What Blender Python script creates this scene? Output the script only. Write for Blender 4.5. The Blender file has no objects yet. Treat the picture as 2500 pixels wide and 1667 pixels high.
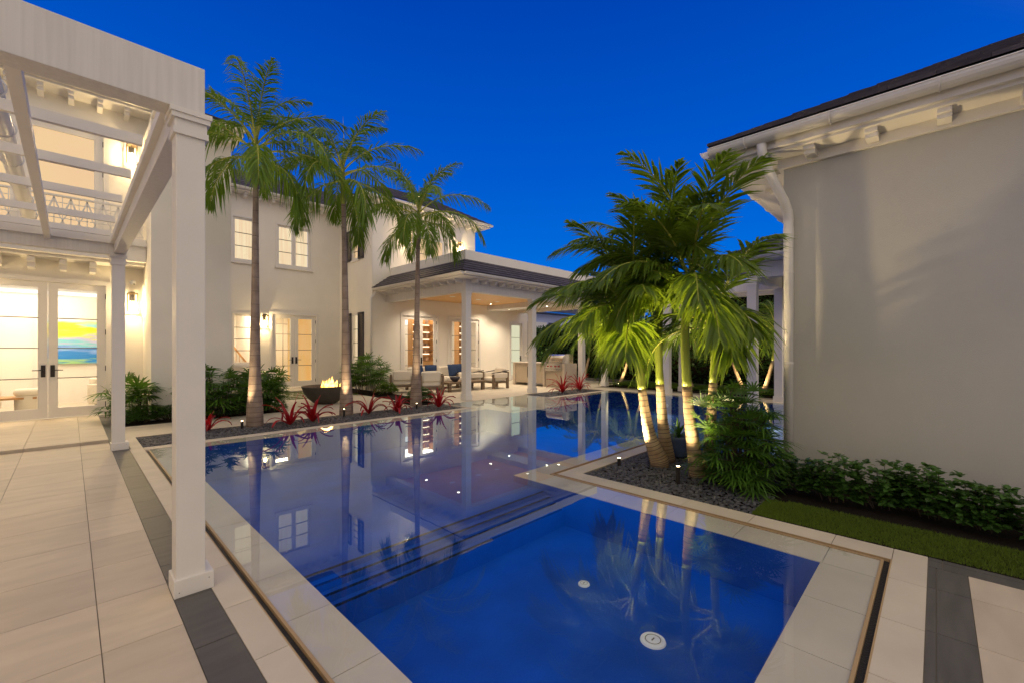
import bpy, math, random
from mathutils import Vector, Matrix
random.seed(7)
R=math.radians; PI=math.pi; rnd=random.random; ru=random.uniform
sc=bpy.context.scene
COL=sc.collection
# ---------------- camera ----------------
cam=bpy.data.cameras.new('camera'); co=bpy.data.objects.new('camera',cam); COL.objects.link(co)
co.location=(0,0,1.45); co.rotation_euler=(R(90),0,R(-45.58))
cam.sensor_width=36; cam.lens=36*1057/2500; cam.shift_y=0.0074; cam.clip_end=500; cam.clip_start=.05
sc.camera=co
# ---------------- sky at dusk: deep blue dome, warm fill glow added high behind the viewer ----------------
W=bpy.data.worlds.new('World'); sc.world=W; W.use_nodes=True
nt=W.node_tree; N=nt.nodes; L=nt.links
bg=N['Background']
def wn(t,**k):
    n=N.new(t)
    for a,b in k.items(): setattr(n,a,b)
    return n
tc=wn('ShaderNodeTexCoord'); nz=wn('ShaderNodeVectorMath',operation='NORMALIZE'); L.new(tc.outputs['Generated'],nz.inputs[0])
sp=wn('ShaderNodeSeparateXYZ'); L.new(nz.outputs[0],sp.inputs[0])
cr=wn('ShaderNodeValToRGB'); L.new(sp.outputs['Z'],cr.inputs[0])
cr.color_ramp.elements[0].position=0.0; cr.color_ramp.elements[0].color=(0,.22,.90,1)
cr.color_ramp.elements[1].position=.75; cr.color_ramp.elements[1].color=(0,.036,.40,1)
e=cr.color_ramp.elements.new(.35); e.color=(0,.115,.68,1)
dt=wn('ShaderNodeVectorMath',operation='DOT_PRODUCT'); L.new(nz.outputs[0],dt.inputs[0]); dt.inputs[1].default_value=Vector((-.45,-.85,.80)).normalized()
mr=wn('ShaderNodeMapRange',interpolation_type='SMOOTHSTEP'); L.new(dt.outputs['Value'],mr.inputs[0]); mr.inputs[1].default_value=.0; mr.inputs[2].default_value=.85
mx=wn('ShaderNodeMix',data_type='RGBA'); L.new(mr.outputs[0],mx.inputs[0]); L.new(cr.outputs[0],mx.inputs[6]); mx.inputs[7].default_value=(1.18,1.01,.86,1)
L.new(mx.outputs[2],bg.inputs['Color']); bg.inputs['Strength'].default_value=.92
# ---------------- view ----------------
vs=sc.view_settings; vs.view_transform='Standard'; vs.look='None'; vs.exposure=0; vs.gamma=1
# ---------------- materials ----------------
def mat(name,col,rough=.6,spec=.5,metal=0,var=0,vscale=3,bump=0,bscale=40,island=0,streak=None,trans=0,coat=0,col2=None,emis=None,estr=0):
    m=bpy.data.materials.new(name); m.use_nodes=True; t=m.node_tree; n=t.nodes; l=t.links
    b=n['Principled BSDF']; b.inputs['Roughness'].default_value=rough; b.inputs['Metallic'].default_value=metal
    b.inputs['Specular IOR Level'].default_value=spec; b.inputs['Coat Weight'].default_value=coat
    c=(*col,1); b.inputs['Base Color'].default_value=c
    geo=n.new('ShaderNodeNewGeometry'); out=None
    if var or island or streak:
        rgb=n.new('ShaderNodeRGB'); rgb.outputs[0].default_value=c; cur=rgb.outputs[0]
        if var:
            no=n.new('ShaderNodeTexNoise'); no.inputs['Scale'].default_value=vscale; no.inputs['Detail'].default_value=5
            if streak:
                mp=n.new('ShaderNodeMapping'); mp.inputs['Scale'].default_value=streak; l.new(geo.outputs['Position'],mp.inputs[0]); l.new(mp.outputs[0],no.inputs['Vector'])
            else: l.new(geo.outputs['Position'],no.inputs['Vector'])
            r=n.new('ShaderNodeMapRange'); r.inputs[1].default_value=.3; r.inputs[2].default_value=.7; l.new(no.outputs['Fac'],r.inputs[0])
            mm=n.new('ShaderNodeMix'); mm.data_type='RGBA'; l.new(r.outputs[0],mm.inputs[0])
            c2=col2 or tuple(x*(1-var) for x in col)
            mm.inputs[6].default_value=c; mm.inputs[7].default_value=(*c2,1); cur=mm.outputs[2]
        if island:
            hs=n.new('ShaderNodeHueSaturation'); r=n.new('ShaderNodeMapRange'); r.inputs[3].default_value=1-island; r.inputs[4].default_value=1+island
            l.new(geo.outputs['Random Per Island'],r.inputs[0]); l.new(r.outputs[0],hs.inputs['Value']); l.new(cur,hs.inputs['Color']); cur=hs.outputs[0]
        l.new(cur,b.inputs['Base Color']); out=cur
    if bump:
        no=n.new('ShaderNodeTexNoise'); no.inputs['Scale'].default_value=bscale; no.inputs['Detail'].default_value=4; l.new(geo.outputs['Position'],no.inputs['Vector'])
        bp=n.new('ShaderNodeBump'); bp.inputs['Strength'].default_value=bump; bp.inputs['Distance'].default_value=.01; l.new(no.outputs['Fac'],bp.inputs['Height']); l.new(bp.outputs[0],b.inputs['Normal'])
    if trans:
        ts=n.new('ShaderNodeBsdfTranslucent'); ts.inputs[0].default_value=(min(1,col[0]*2.2),min(1,col[1]*2.0),col[2],1)
        mx=n.new('ShaderNodeMixShader'); mx.inputs[0].default_value=trans; l.new(b.outputs[0],mx.inputs[1]); l.new(ts.outputs[0],mx.inputs[2]); l.new(mx.outputs[0],n['Material Output'].inputs[0])
    if emis:
        b.inputs['Emission Color'].default_value=(*emis,1); b.inputs['Emission Strength'].default_value=estr
    return m
def emat(name,col,s,streak=None,col2=None,vscale=8):
    m=bpy.data.materials.new(name); m.use_nodes=True; t=m.node_tree; n=t.nodes; l=t.links
    n.remove(n['Principled BSDF']); em=n.new('ShaderNodeEmission'); em.inputs[0].default_value=(*col,1); em.inputs[1].default_value=s; l.new(em.outputs[0],n['Material Output'].inputs[0])
    if streak:
        geo=n.new('ShaderNodeNewGeometry'); mp=n.new('ShaderNodeMapping'); mp.inputs['Scale'].default_value=streak; l.new(geo.outputs['Position'],mp.inputs[0])
        no=n.new('ShaderNodeTexNoise'); no.inputs['Scale'].default_value=vscale; l.new(mp.outputs[0],no.inputs['Vector'])
        mm=n.new('ShaderNodeMix'); mm.data_type='RGBA'; r=n.new('ShaderNodeMapRange'); r.inputs[1].default_value=.35; r.inputs[2].default_value=.65; l.new(no.outputs['Fac'],r.inputs[0]); l.new(r.outputs[0],mm.inputs[0])
        mm.inputs[6].default_value=(*col,1); mm.inputs[7].default_value=(*col2,1); l.new(mm.outputs[2],em.inputs[0])
    return m
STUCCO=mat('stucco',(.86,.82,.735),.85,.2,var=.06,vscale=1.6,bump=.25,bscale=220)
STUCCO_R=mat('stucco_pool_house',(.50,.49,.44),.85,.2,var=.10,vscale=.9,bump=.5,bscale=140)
PAINT=mat('white_paint',(.74,.715,.67),.45,.4,var=.04,vscale=5,bump=.05,bscale=60)
BOARD=mat('beam_board',(.70,.68,.65),.5,.4,var=.12,vscale=3,streak=(14,14,.5),bump=.05,bscale=80)
METALW=mat('gutter_metal',(.72,.70,.66),.32,.5,var=.04,vscale=6)
TRIM=mat('door_frame',(.78,.75,.70),.4,.4,var=.03)
SLATE=mat('slate',(.085,.075,.09),.7,.3,var=.35,vscale=9,island=.22,bump=.4,bscale=60)
DARK=mat('dark_bronze',(.025,.02,.018),.35,.5,metal=.3)
MUNT=mat('muntin',(.16,.14,.12),.4)
SHUT=mat('shutter_slate',(.055,.05,.062),.5)
TILE=mat('paving_tile',(.60,.51,.385),.5,.4,var=.15,vscale=2.4,island=.08,streak=(1,3.2,1),bump=.10,bscale=300)
TILE2=mat('paving_tile_smooth',(.64,.57,.45),.5,.35,var=.13,vscale=3,island=.04,bump=.08,bscale=300)
GROUT=mat('grout',(.22,.19,.15),.9)
BAND=mat('dark_band_stone',(.115,.11,.10),.45,.4,var=.28,vscale=2.5,island=.07,streak=(1,7,1),bump=.1,bscale=250)
WETST=mat('wet_stone',(.64,.57,.45),.35,.4,var=.12,vscale=3,island=.04)
SLOT=mat('slot_pebble',(.012,.012,.014),.5,.5,bump=1,bscale=90)
SLOTEDGE=mat('slot_lip',(.42,.29,.15),.4,.5)
PLASTER=mat('pool_plaster',(.0,.078,.48),.6,.3,var=.35,vscale=2.0,bump=.3,bscale=60)
MOSAIC=mat('mosaic_tile',(.006,.008,.035),.12,.9,island=1.0,metal=.3)
SOIL=mat('soil',(.02,.015,.011),.95,.1,var=.4,vscale=30,bump=1,bscale=50)
GROUNDM=mat('ground_soil',(.03,.035,.02),.95,.1,var=.4,vscale=1)
PEB=mat('pebble',(.085,.088,.10),.42,.5,island=.55,var=.2,vscale=40)
GRASSM=mat('turf_blade',(.11,.17,.02),.6,.2,island=.45,trans=.25)
WOODC=mat('cypress_ceiling',(.78,.46,.17),.45,.4,var=.22,vscale=3,streak=(1,14,1))
WHITEI=mat('interior_white',(.80,.76,.70),.8,.2)
OAKI=mat('interior_oak',(.50,.27,.11),.5,.3,var=.2,vscale=5)
FLOORI=mat('interior_floor',(.62,.55,.45),.5,.3,var=.2,vscale=2,streak=(1,6,1))
TEAK=mat('weathered_teak',(.23,.165,.11),.65,.2,var=.3,vscale=6,streak=(3,3,14))
FABRIC=mat('cream_fabric',(.74,.68,.58),.9,.1,bump=.3,bscale=300)
NAVY=mat('navy_fabric',(.035,.06,.13),.9,.1,bump=.3,bscale=300)
STEEL=mat('stainless',(.62,.60,.57),.22,.5,metal=1,var=.1)
RED=mat('red_knob',(.35,.01,.015),.3)
CONC=mat('bowl_concrete',(.085,.075,.062),.6,.3,var=.3,vscale=8,bump=.2,bscale=60)
LEAF=mat('palm_leaf',(.095,.175,.014),.42,.45,island=.4,trans=.42)
LEAFR=mat('ring_palm_leaf',(.10,.165,.016),.42,.45,island=.4,trans=.5)
LEAF2=mat('lady_palm_leaf',(.06,.14,.016),.38,.5,island=.4,trans=.3)
LEAF3=mat('shrub_leaf',(.05,.12,.02),.35,.5,island=.45,trans=.25)
LEAFD=mat('hedge_leaf',(.035,.085,.018),.5,.4,island=.5,trans=.2)
LEAFL=mat('lime_leaf',(.085,.16,.02),.45,.4,island=.4,trans=.4)
RACH=mat('rachis',(.36,.38,.06),.45)
SHAFT=mat('crownshaft',(.19,.24,.035),.4,.4,var=.35,vscale=4,streak=(3,3,1))
STEM=mat('stem_brown',(.05,.035,.02),.8)
BROM=mat('bromeliad_leaf',(.33,.010,.018),.35,.5,island=.5,trans=.25,var=.4,vscale=8)
POTM=mat('blue_glaze',(.09,.13,.26),.25,.6,var=.5,vscale=6)
WHP=mat('white_plastic',(.75,.77,.78),.4)
GREYW=mat('neighbour_wall',(.45,.50,.75),.8)
LAMP=emat('lamp_glow',(1,.72,.38),28)
DOWN=emat('downlight_glow',(1,.85,.62),40)
STRIP=emat('led_strip',(1,.78,.55),4.0)
COVE=emat('cove_glow',(1,.93,.84),1.6)
SHADE=emat('lit_roller_shade',(1.0,.68,.36),.95,streak=(.6,.6,.8),col2=(.98,.62,.36),vscale=1.2)
SHEER=emat('lit_sheer_curtain',(1.0,.80,.52),1.0,streak=(5,1,.25),col2=(.93,.66,.40),vscale=3)
PALEG=emat('lit_frosted_pane',(.78,.76,.52),.9)
FLAME=emat('flame',(1,.30,.03),4.5,streak=(1,1,1),col2=(1,.7,.2),vscale=9)
def trunkmat(name,c1,c2,ring):
    m=bpy.data.materials.new(name); m.use_nodes=True; t=m.node_tree; n=t.nodes; l=t.links; b=n['Principled BSDF']; b.inputs['Roughness'].default_value=.75
    geo=n.new('ShaderNodeNewGeometry'); no=n.new('ShaderNodeTexNoise'); no.inputs['Scale'].default_value=5; no.inputs['Detail'].default_value=6; l.new(geo.outputs['Position'],no.inputs[0])
    mm=n.new('ShaderNodeMix'); mm.data_type='RGBA'; mm.inputs[6].default_value=(*c1,1); mm.inputs[7].default_value=(*c2,1); r=n.new('ShaderNodeMapRange'); r.inputs[1].default_value=.35; r.inputs[2].default_value=.65; l.new(no.outputs['Fac'],r.inputs[0]); l.new(r.outputs[0],mm.inputs[0])
    l.new(mm.outputs[2],b.inputs['Base Color'])
    mp=n.new('ShaderNodeMapping'); mp.inputs['Scale'].default_value=(25,25,3); l.new(geo.outputs['Position'],mp.inputs[0]); n2=n.new('ShaderNodeTexNoise'); n2.inputs['Scale'].default_value=2; l.new(mp.outputs[0],n2.inputs[0])
    bp=n.new('ShaderNodeBump'); bp.inputs['Strength'].default_value=.4; bp.inputs['Distance'].default_value=.01; l.new(n2.outputs['Fac'],bp.inputs['Height']); l.new(bp.outputs[0],b.inputs['Normal'])
    return m
TR_G=trunkmat('royal_trunk',(.30,.235,.19),(.20,.145,.115),0)
TR_R=trunkmat('ring_trunk',(.42,.33,.20),(.25,.165,.085),0)
TR_D=mat('trunk_ring',(.10,.07,.05),.8)
def glassmat(name,tint=(1,1,1),ior=1.45,gcol=(1,1,1),pwr=5,add=0,bump=0,scale=1):
    m=bpy.data.materials.new(name); m.use_nodes=True; t=m.node_tree; n=t.nodes; l=t.links; n.remove(n['Principled BSDF'])
    tr=n.new('ShaderNodeBsdfTransparent'); tr.inputs[0].default_value=(*tint,1); gl=n.new('ShaderNodeBsdfGlossy'); gl.inputs['Roughness'].default_value=0.0; gl.inputs[0].default_value=(*gcol,1)
    lw=n.new('ShaderNodeLayerWeight'); lw.inputs[0].default_value=.5; pw=n.new('ShaderNodeMath'); pw.operation='POWER'; pw.inputs[1].default_value=pwr; l.new(lw.outputs['Facing'],pw.inputs[0])
    f0=((ior-1)/(ior+1))**2; fr=n.new('ShaderNodeMath'); fr.operation='MULTIPLY_ADD'; fr.inputs[1].default_value=1-f0; fr.inputs[2].default_value=f0; l.new(pw.outputs[0],fr.inputs[0]); mx=n.new('ShaderNodeMixShader')
    if bump:
        geo=n.new('ShaderNodeNewGeometry'); no=n.new('ShaderNodeTexNoise'); no.inputs['Scale'].default_value=scale; no.inputs['Detail'].default_value=2; l.new(geo.outputs['Position'],no.inputs[0])
        bp=n.new('ShaderNodeBump'); bp.inputs['Strength'].default_value=bump; bp.inputs['Distance'].default_value=.01; l.new(no.outputs['Fac'],bp.inputs['Height']); l.new(bp.outputs[0],gl.inputs['Normal'])
    l.new(fr.outputs[0],mx.inputs[0]); l.new(tr.outputs[0],mx.inputs[1]); l.new(gl.outputs[0],mx.inputs[2]); l.new(mx.outputs[0],n['Material Output'].inputs[0]); return m
GLASS=glassmat('pane_glass',(.97,.98,.97),1.3)
WATER=glassmat('pool_water',(.96,.985,1.0),1.33,gcol=(.80,.94,1),pwr=3.9,bump=.03,scale=2.2)
def paintmat():
    m=bpy.data.materials.new('abstract_paint'); m.use_nodes=True; t=m.node_tree; n=t.nodes; l=t.links; b=n['Principled BSDF']; b.inputs['Roughness'].default_value=.7
    geo=n.new('ShaderNodeNewGeometry'); sp=n.new('ShaderNodeSeparateXYZ'); l.new(geo.outputs['Position'],sp.inputs[0])
    mp=n.new('ShaderNodeMapping'); mp.inputs['Scale'].default_value=(1.1,1,9); l.new(geo.outputs['Position'],mp.inputs[0]); no=n.new('ShaderNodeTexNoise'); no.inputs['Scale'].default_value=1.6; no.inputs['Detail'].default_value=5; l.new(mp.outputs[0],no.inputs[0])
    r=n.new('ShaderNodeMapRange'); r.inputs[1].default_value=1.1; r.inputs[2].default_value=2.15; l.new(sp.outputs['Z'],r.inputs[0])
    ad=n.new('ShaderNodeMath'); ad.operation='MULTIPLY_ADD'; ad.inputs[1].default_value=.7; l.new(no.outputs['Fac'],ad.inputs[0]); 
    a2=n.new('ShaderNodeMath'); a2.operation='SUBTRACT'; a2.inputs[1].default_value=.35; l.new(r.outputs[0],a2.inputs[0]); l.new(a2.outputs[0],ad.inputs[2])
    cr=n.new('ShaderNodeValToRGB'); l.new(ad.outputs[0],cr.inputs[0]); E=cr.color_ramp.elements
    E[0].position=0; E[0].color=(.30,.55,.25,1); E[1].position=1; E[1].color=(.25,.6,.75,1)
    for p,c in ((.12,(.0,.20,.62,1)),(.26,(.03,.22,.62,1)),(.36,(.2,.35,.75,1)),(.45,(.15,.55,.6,1)),(.56,(.45,.42,.7,1)),(.65,(.55,.68,.08,1)),(.76,(.80,.62,.01,1)),(.88,(.62,.75,.05,1))):
        e=E.new(p); e.color=c
    l.new(cr.outputs[0],b.inputs['Base Color']); return m
ART=paintmat()
# ---------------- mesh helpers ----------------
SPLIT={'muntin','hinge','bracket','beam','pipe_joint','light_strip','closet_frame','closet_pull','feet','slat','parapet','interior_trim','shutter_panel','bulb','purlin','ledger','ceiling_speaker','soffit','fascia','frieze'}
class MB:
    def __init__(s): s.v=[]; s.f=[]; s.sm=False
    def box(s,x0,x1,y0,y1,z0,z1):
        b=len(s.v); s.v+=[(x0,y0,z0),(x1,y0,z0),(x1,y1,z0),(x0,y1,z0),(x0,y0,z1),(x1,y0,z1),(x1,y1,z1),(x0,y1,z1)]
        s.f+=[(b,b+3,b+2,b+1),(b+4,b+5,b+6,b+7),(b,b+1,b+5,b+4),(b+1,b+2,b+6,b+5),(b+2,b+3,b+7,b+6),(b+3,b,b+4,b+7)]; return s
    def cbox(s,x0,x1,y0,y1,z0,z1,c=.02):  # box with chamfered vertical+top edges, cushion-like
        b=len(s.v); rings=[(c,z0),(0,z0+c),(0,z1-c),(c*.6,z1-c*.3),(c*2,z1)]
        m=8
        for ins,z in rings:
            X0,X1,Y0,Y1=x0+ins,x1-ins,y0+ins,y1-ins
            s.v+=[(X0+c,Y0,z),(X1-c,Y0,z),(X1,Y0+c,z),(X1,Y1-c,z),(X1-c,Y1,z),(X0+c,Y1,z),(X0,Y1-c,z),(X0,Y0+c,z)]
        for k in range(len(rings)-1):
            for i in range(m): j=(i+1)%m; s.f.append((b+k*m+i,b+k*m+j,b+(k+1)*m+j,b+(k+1)*m+i))
        s.f.append(tuple(b+i for i in range(m-1,-1,-1))); s.f.append(tuple(b+(len(rings)-1)*m+i for i in range(m))); return s
    def poly(s,pts): b=len(s.v); s.v+=[tuple(p) for p in pts]; s.f.append(tuple(range(b,b+len(pts)))); return s
    def prism(s,pts,z0,z1):
        b=len(s.v); n=len(pts); s.v+=[(x,y,z0) for x,y in pts]+[(x,y,z1) for x,y in pts]
        s.f.append(tuple(range(b+n-1,b-1,-1))); s.f.append(tuple(range(b+n,b+2*n)))
        for i in range(n): j=(i+1)%n; s.f.append((b+i,b+j,b+n+j,b+n+i))
        return s
    def tube(s,P,rs,n=8,cap=True):
        P=[Vector(p) for p in P]
        if not hasattr(rs,'__len__'): rs=[rs]*len(P)
        b=len(s.v); up=Vector((0,0,1)); px=None
        for i,p in enumerate(P):
            d=(P[min(i+1,len(P)-1)]-P[max(i-1,0)]).normalized()
            if px is None:
                a=up if abs(d.z)<.9 else Vector((1,0,0)); px=d.cross(a).normalized()
            px=(px-d*px.dot(d)).normalized(); py=d.cross(px)
            for k in range(n):
                t=2*PI*k/n; q=p+(px*math.cos(t)+py*math.sin(t))*rs[i]; s.v.append(tuple(q))
        for i in range(len(P)-1):
            for k in range(n): j=(k+1)%n; s.f.append((b+i*n+k,b+i*n+j,b+(i+1)*n+j,b+(i+1)*n+k))
        if cap:
            s.f.append(tuple(b+k for k in range(n-1,-1,-1))); s.f.append(tuple(b+(len(P)-1)*n+k for k in range(n)))
        return s
    def bar(s,a,b_,w,h=None):   # square bar between two points
        h=h or w; a=Vector(a); b_=Vector(b_); d=(b_-a).normalized(); up=Vector((0,0,1)) if abs(d.z)<.95 else Vector((0,1,0))
        x=d.cross(up).normalized()*w/2; y=x.cross(d).normalized()*h/2; n=len(s.v)
        for p in (a,b_): s.v+=[tuple(p-x-y),tuple(p+x-y),tuple(p+x+y),tuple(p-x+y)]
        s.f+=[(n,n+1,n+2,n+3),(n+7,n+6,n+5,n+4)]+[(n+i,n+4+i,n+4+(i+1)%4,n+(i+1)%4) for i in range(4)]; return s
    def lathe(s,prof,cx=0,cy=0,n=24):
        b=len(s.v)
        for r,z in prof:
            for k in range(n): t=2*PI*k/n; s.v.append((cx+r*math.cos(t),cy+r*math.sin(t),z))
        for i in range(len(prof)-1):
            for k in range(n): j=(k+1)%n; s.f.append((b+i*n+k,b+i*n+j,b+(i+1)*n+j,b+(i+1)*n+k))
        return s
    def islands(s):
        par=list(range(len(s.v)))
        def fd(a):
            while par[a]!=a: par[a]=par[par[a]]; a=par[a]
            return a
        for f in s.f:
            r=fd(f[0])
            for x in f[1:]: par[fd(x)]=r
        g={}
        for f in s.f: g.setdefault(fd(f[0]),[]).append(f)
        out=[]
        for fs in g.values():
            q=MB(); mp={}
            for f in fs:
                t=[]
                for x in f:
                    if x not in mp: mp[x]=len(q.v); q.v.append(s.v[x])
                    t.append(mp[x])
                q.f.append(tuple(t))
            out.append(q)
        return out
    def obj(s,name,m,parent=None,smooth=None,bevel=0,kind=None,**tags):
        if parent is not None and name in SPLIT and kind is None:
            il=s.islands()
            if 1<len(il)<=60:
                r=[q.obj1(name,m,parent,smooth,bevel,kind,**tags) for q in il]; return r[0]
        return s.obj1(name,m,parent,smooth,bevel,kind,**tags)
    def obj1(s,name,m,parent=None,smooth=None,bevel=0,kind=None,**tags):
        me=bpy.data.meshes.new(name)
        if parent is not None and parent.name in OFF:
            o=OFF[parent.name]; v=[(x-o[0],y-o[1],z-o[2]) for x,y,z in s.v]
        else: v=s.v
        me.from_pydata(v,[],s.f); me.materials.append(m)
        if smooth or s.sm: me.polygons.foreach_set('use_smooth',[True]*len(me.polygons))
        ob=bpy.data.objects.new(name,me); COL.objects.link(ob)
        if parent is not None:
            ob.parent=parent
            if parent.name in OFF: OFF[ob.name]=OFF[parent.name]; 
        if bevel:
            b=ob.modifiers.new('bevel','BEVEL'); b.width=bevel; b.segments=2; b.limit_method='ANGLE'
        if kind: ob['kind']=kind
        for k,vv in tags.items(): ob[k]=vv
        return ob
OFF={}
def root(name,loc,label,cat,group=None,rot=0,world=True):
    o=bpy.data.objects.new(name,None); o.empty_display_size=.2; COL.objects.link(o); o.location=loc; o.rotation_euler=(0,0,rot)
    o['label']=label; o['category']=cat
    if group: o['group']=group
    if world: OFF[o.name]=tuple(loc)
    return o
def retag(o,label,group=None,cat=None):
    o['label']=label
    if group: o['group']=group
    if cat: o['category']=cat
def dup(r,loc,rot=None,label=None,scale=None):
    c=r.copy(); COL.objects.link(c); c.location=loc
    if rot is not None: c.rotation_euler=(0,0,rot)
    if scale: c.scale=(scale,)*3
    if label: c['label']=label
    for ch in r.children:
        k=ch.copy(); COL.objects.link(k); k.parent=c
        for g in ch.children:
            q=g.copy(); COL.objects.link(q); q.parent=k
    return c
def lamp(kind,loc,power,col=(1,.72,.42),size=.05,rot=None,parent=None,spot=None,blend=.5,name=None,target=None,sx=None):
    d=bpy.data.lights.new(name or 'lamp_light',kind); d.energy=power; d.color=col
    if kind in('POINT','SPOT'): d.shadow_soft_size=size
    if kind=='AREA':
        d.size=size
        if sx: d.shape='RECTANGLE'; d.size_y=sx
    if spot: d.spot_size=R(spot); d.spot_blend=blend
    o=bpy.data.objects.new(name or 'lamp_light',d); COL.objects.link(o); o.location=loc
    if target is not None:
        v=Vector(target)-Vector(loc); o.rotation_euler=v.to_track_quat('-Z','Y').to_euler()
    elif rot: o.rotation_euler=rot
    if parent is not None:
        o.parent=parent
        if parent.name in OFF: o.location=Vector(loc)-Vector(OFF[parent.name])
    return o
def S(mb,name,m,**k): return mb.obj(name,m,kind='structure',**k)
def rect_ring(mb,outer,inner,z0,z1): pass
# ================= GROUND =================
g=MB(); 
# ground around, with a hole where the pool is: built from strips
X0,X1,Y0,Y1=-60,90,-60,110; px0,px1,py0,py1=.5,13.6,.0,10.0
g.box(X0,X1,Y0,py0,-.3,-.05); g.box(X0,X1,py1,Y1,-.3,-.05); g.box(X0,px0,py0,py1,-.3,-.05); g.box(px1,X1,py0,py1,-.3,-.05)
S(g,'ground',GROUNDM)
T=.57; G_=.006
def tiles(mb,x0,x1,y0,y1,ox,oy,z=0,tx=T,ty=T,gap=.0022,th=.03):
    xs=[x0]+[ox+k*tx for k in range(-60,90) if x0+.03<ox+k*tx<x1-.03]+[x1]
    ys=[y0]+[oy+k*ty for k in range(-60,90) if y0+.03<oy+k*ty<y1-.03]+[y1]
    for i in range(len(xs)-1):
        for j in range(len(ys)-1):
            mb.box(xs[i]+gap,xs[i+1]-gap,ys[j]+gap,ys[j+1]-gap,z-th,z)
gr=MB()
gr.box(-4,.755,-3,8.36,-.05,-.006); gr.box(.755,4.2,-3,.22,-.05,-.006); gr.box(-4,.64,8.36,12.8,-.05,-.006)
gr.box(3.97,4.2,.22,3.15,-.05,-.006); gr.box(4.2,6.4,2.95,3.15,-.05,-.006)
gr.box(.42,18,9.46,16.6,-.05,-.006); gr.box(7.0,10.1,9.3,9.46,-.05,-.006); gr.box(13.25,14.6,-3,9.46,-.05,-.006)
S(gr,'paving_grout',GROUT)
t=MB(); tiles(t,-4,.42,-3,9.2,.105,2.84)
tiles(t,-4,4.02,-3,-.145,3.1,-.7)
S(t,'patio_paving',TILE)
t=MB(); tiles(t,-4,.42,9.22,12.8,.105,9.22+.57,z=.045,th=.06,ty=.57*2,tx=.57)
S(t,'door_landing',TILE)
t=MB(); tiles(t,.42,.6,-3,8.36,.42,2.56,ty=.57); tiles(t,.42,.62,8.36,12.8,.42,9.2,ty=.57)
tiles(t,.60,4.02,-.145,.04,3.1,0); tiles(t,4.02,4.2,-3,.04,3,-.6)
S(t,'dark_stone_band',BAND)
# outer coping (dry side of the slot)
t=MB(); tiles(t,.6,.755,.04,8.36,0,2.27); tiles(t,.755,4.2,.04,.22,3.08,0,ty=9)
tiles(t,3.965,4.2,.22,3.16,0,.56,tx=9); tiles(t,4.2,6.4,2.96,3.16,3.08,0,ty=9); 
tiles(t,.755,7.0,8.14,8.36,0.3,0,ty=9,z=.003); tiles(t,.62,.755,8.36,9.46,0,0,tx=9,ty=9)
tiles(t,7.0,10.1,9.3,9.46,.3,0,ty=9); tiles(t,10.1,13.3,8.2,8.4,.3,0,ty=9,z=.003)
tiles(t,10.1,10.16,8.4,9.46,0,0,tx=9,ty=9); tiles(t,6.92,7.0,8.36,9.3,0,0,tx=9,ty=9)
tiles(t,13.35,14.1,-3,9.46,0,.2,tx=9)
S(t,'outer_coping',TILE2)
# walkway behind the gravel strip and court with the fire bowl
t=MB(); tiles(t,.62,7.0,9.46,10.85,.6,10.6,tx=1.14,ty=1.14)
tiles(t,3.5,6.5,10.85,13.3,.6,10.6,tx=1.14,ty=1.14,z=0)
S(t,'walkway',TILE2)
t=MB()
for y in (13.36,13.86,14.36,14.86): tiles(t,3.5,6.6,y,y+.4,.6,0,tx=1.14,ty=9)
tiles(t,3.6,6.9,15.4,16.55,.6,0,tx=1.14,ty=9,z=.06,th=.1)
S(t,'stepping_slabs',TILE2)
t=MB(); tiles(t,7.0,15.0,9.46,14.0,.3,.2,tx=.9,ty=.9); tiles(t,15.0,17.5,9.46,16.5,.3,.2,tx=.9,ty=.9)
S(t,'loggia_floor',TILE2)
# slot overflow channel round the near pool
s_=MB(); c=.757; d=.79
s_.box(c,d,.225,8.13,-.06,-.02); s_.box(d,3.93,.225,.258,-.06,-.02); s_.box(3.93,3.963,.225,3.16,-.06,-.02); s_.box(3.963,6.4,3.165,3.2,-.06,-.02)
S(s_,'overflow_channel',SLOT)
s_=MB(); 
s_.box(.79,.806,.258,8.13,-.05,.0015); s_.box(.79,3.93,.258,.274,-.05,.0015); s_.box(3.914,3.93,.274,3.2,-.05,.0015); s_.box(3.914,6.4,3.2,3.216,-.05,.0015)
s_.box(.751,.757,.225,8.13,-.05,.002); s_.box(.751,3.969,.217,.225,-.05,.002); s_.box(3.963,3.969,.225,3.16,-.05,.002); s_.box(3.963,6.4,3.157,3.165,-.05,.002)
S(s_,'channel_lip',SLOTEDGE)
# wet coping (just under the water film)
t=MB(); zc=-.007
tiles(t,.806,1.05,.274,8.13,0,.2,tx=9,z=zc); tiles(t,1.05,3.6,.274,.57,2.48,0,ty=9,z=zc); tiles(t,3.6,3.914,.274,3.5,0,.56,tx=9,z=zc)
tiles(t,3.914,6.5,3.216,3.5,.3,0,ty=9,z=zc)
tiles(t,1.05,7.12,7.85,8.13,.3,0,ty=9,z=zc)
tiles(t,7.12,10.05,6.93,9.3,.3,.2,z=zc); tiles(t,6.95,7.12,8.13,9.3,0,.2,tx=9,z=zc)
tiles(t,10.05,13.2,7.9,8.2,.3,0,ty=9,z=zc); tiles(t,13.1,13.35,.3,7.9,0,.2,tx=9,z=zc)
S(t,'wet_coping',WETST)
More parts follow.
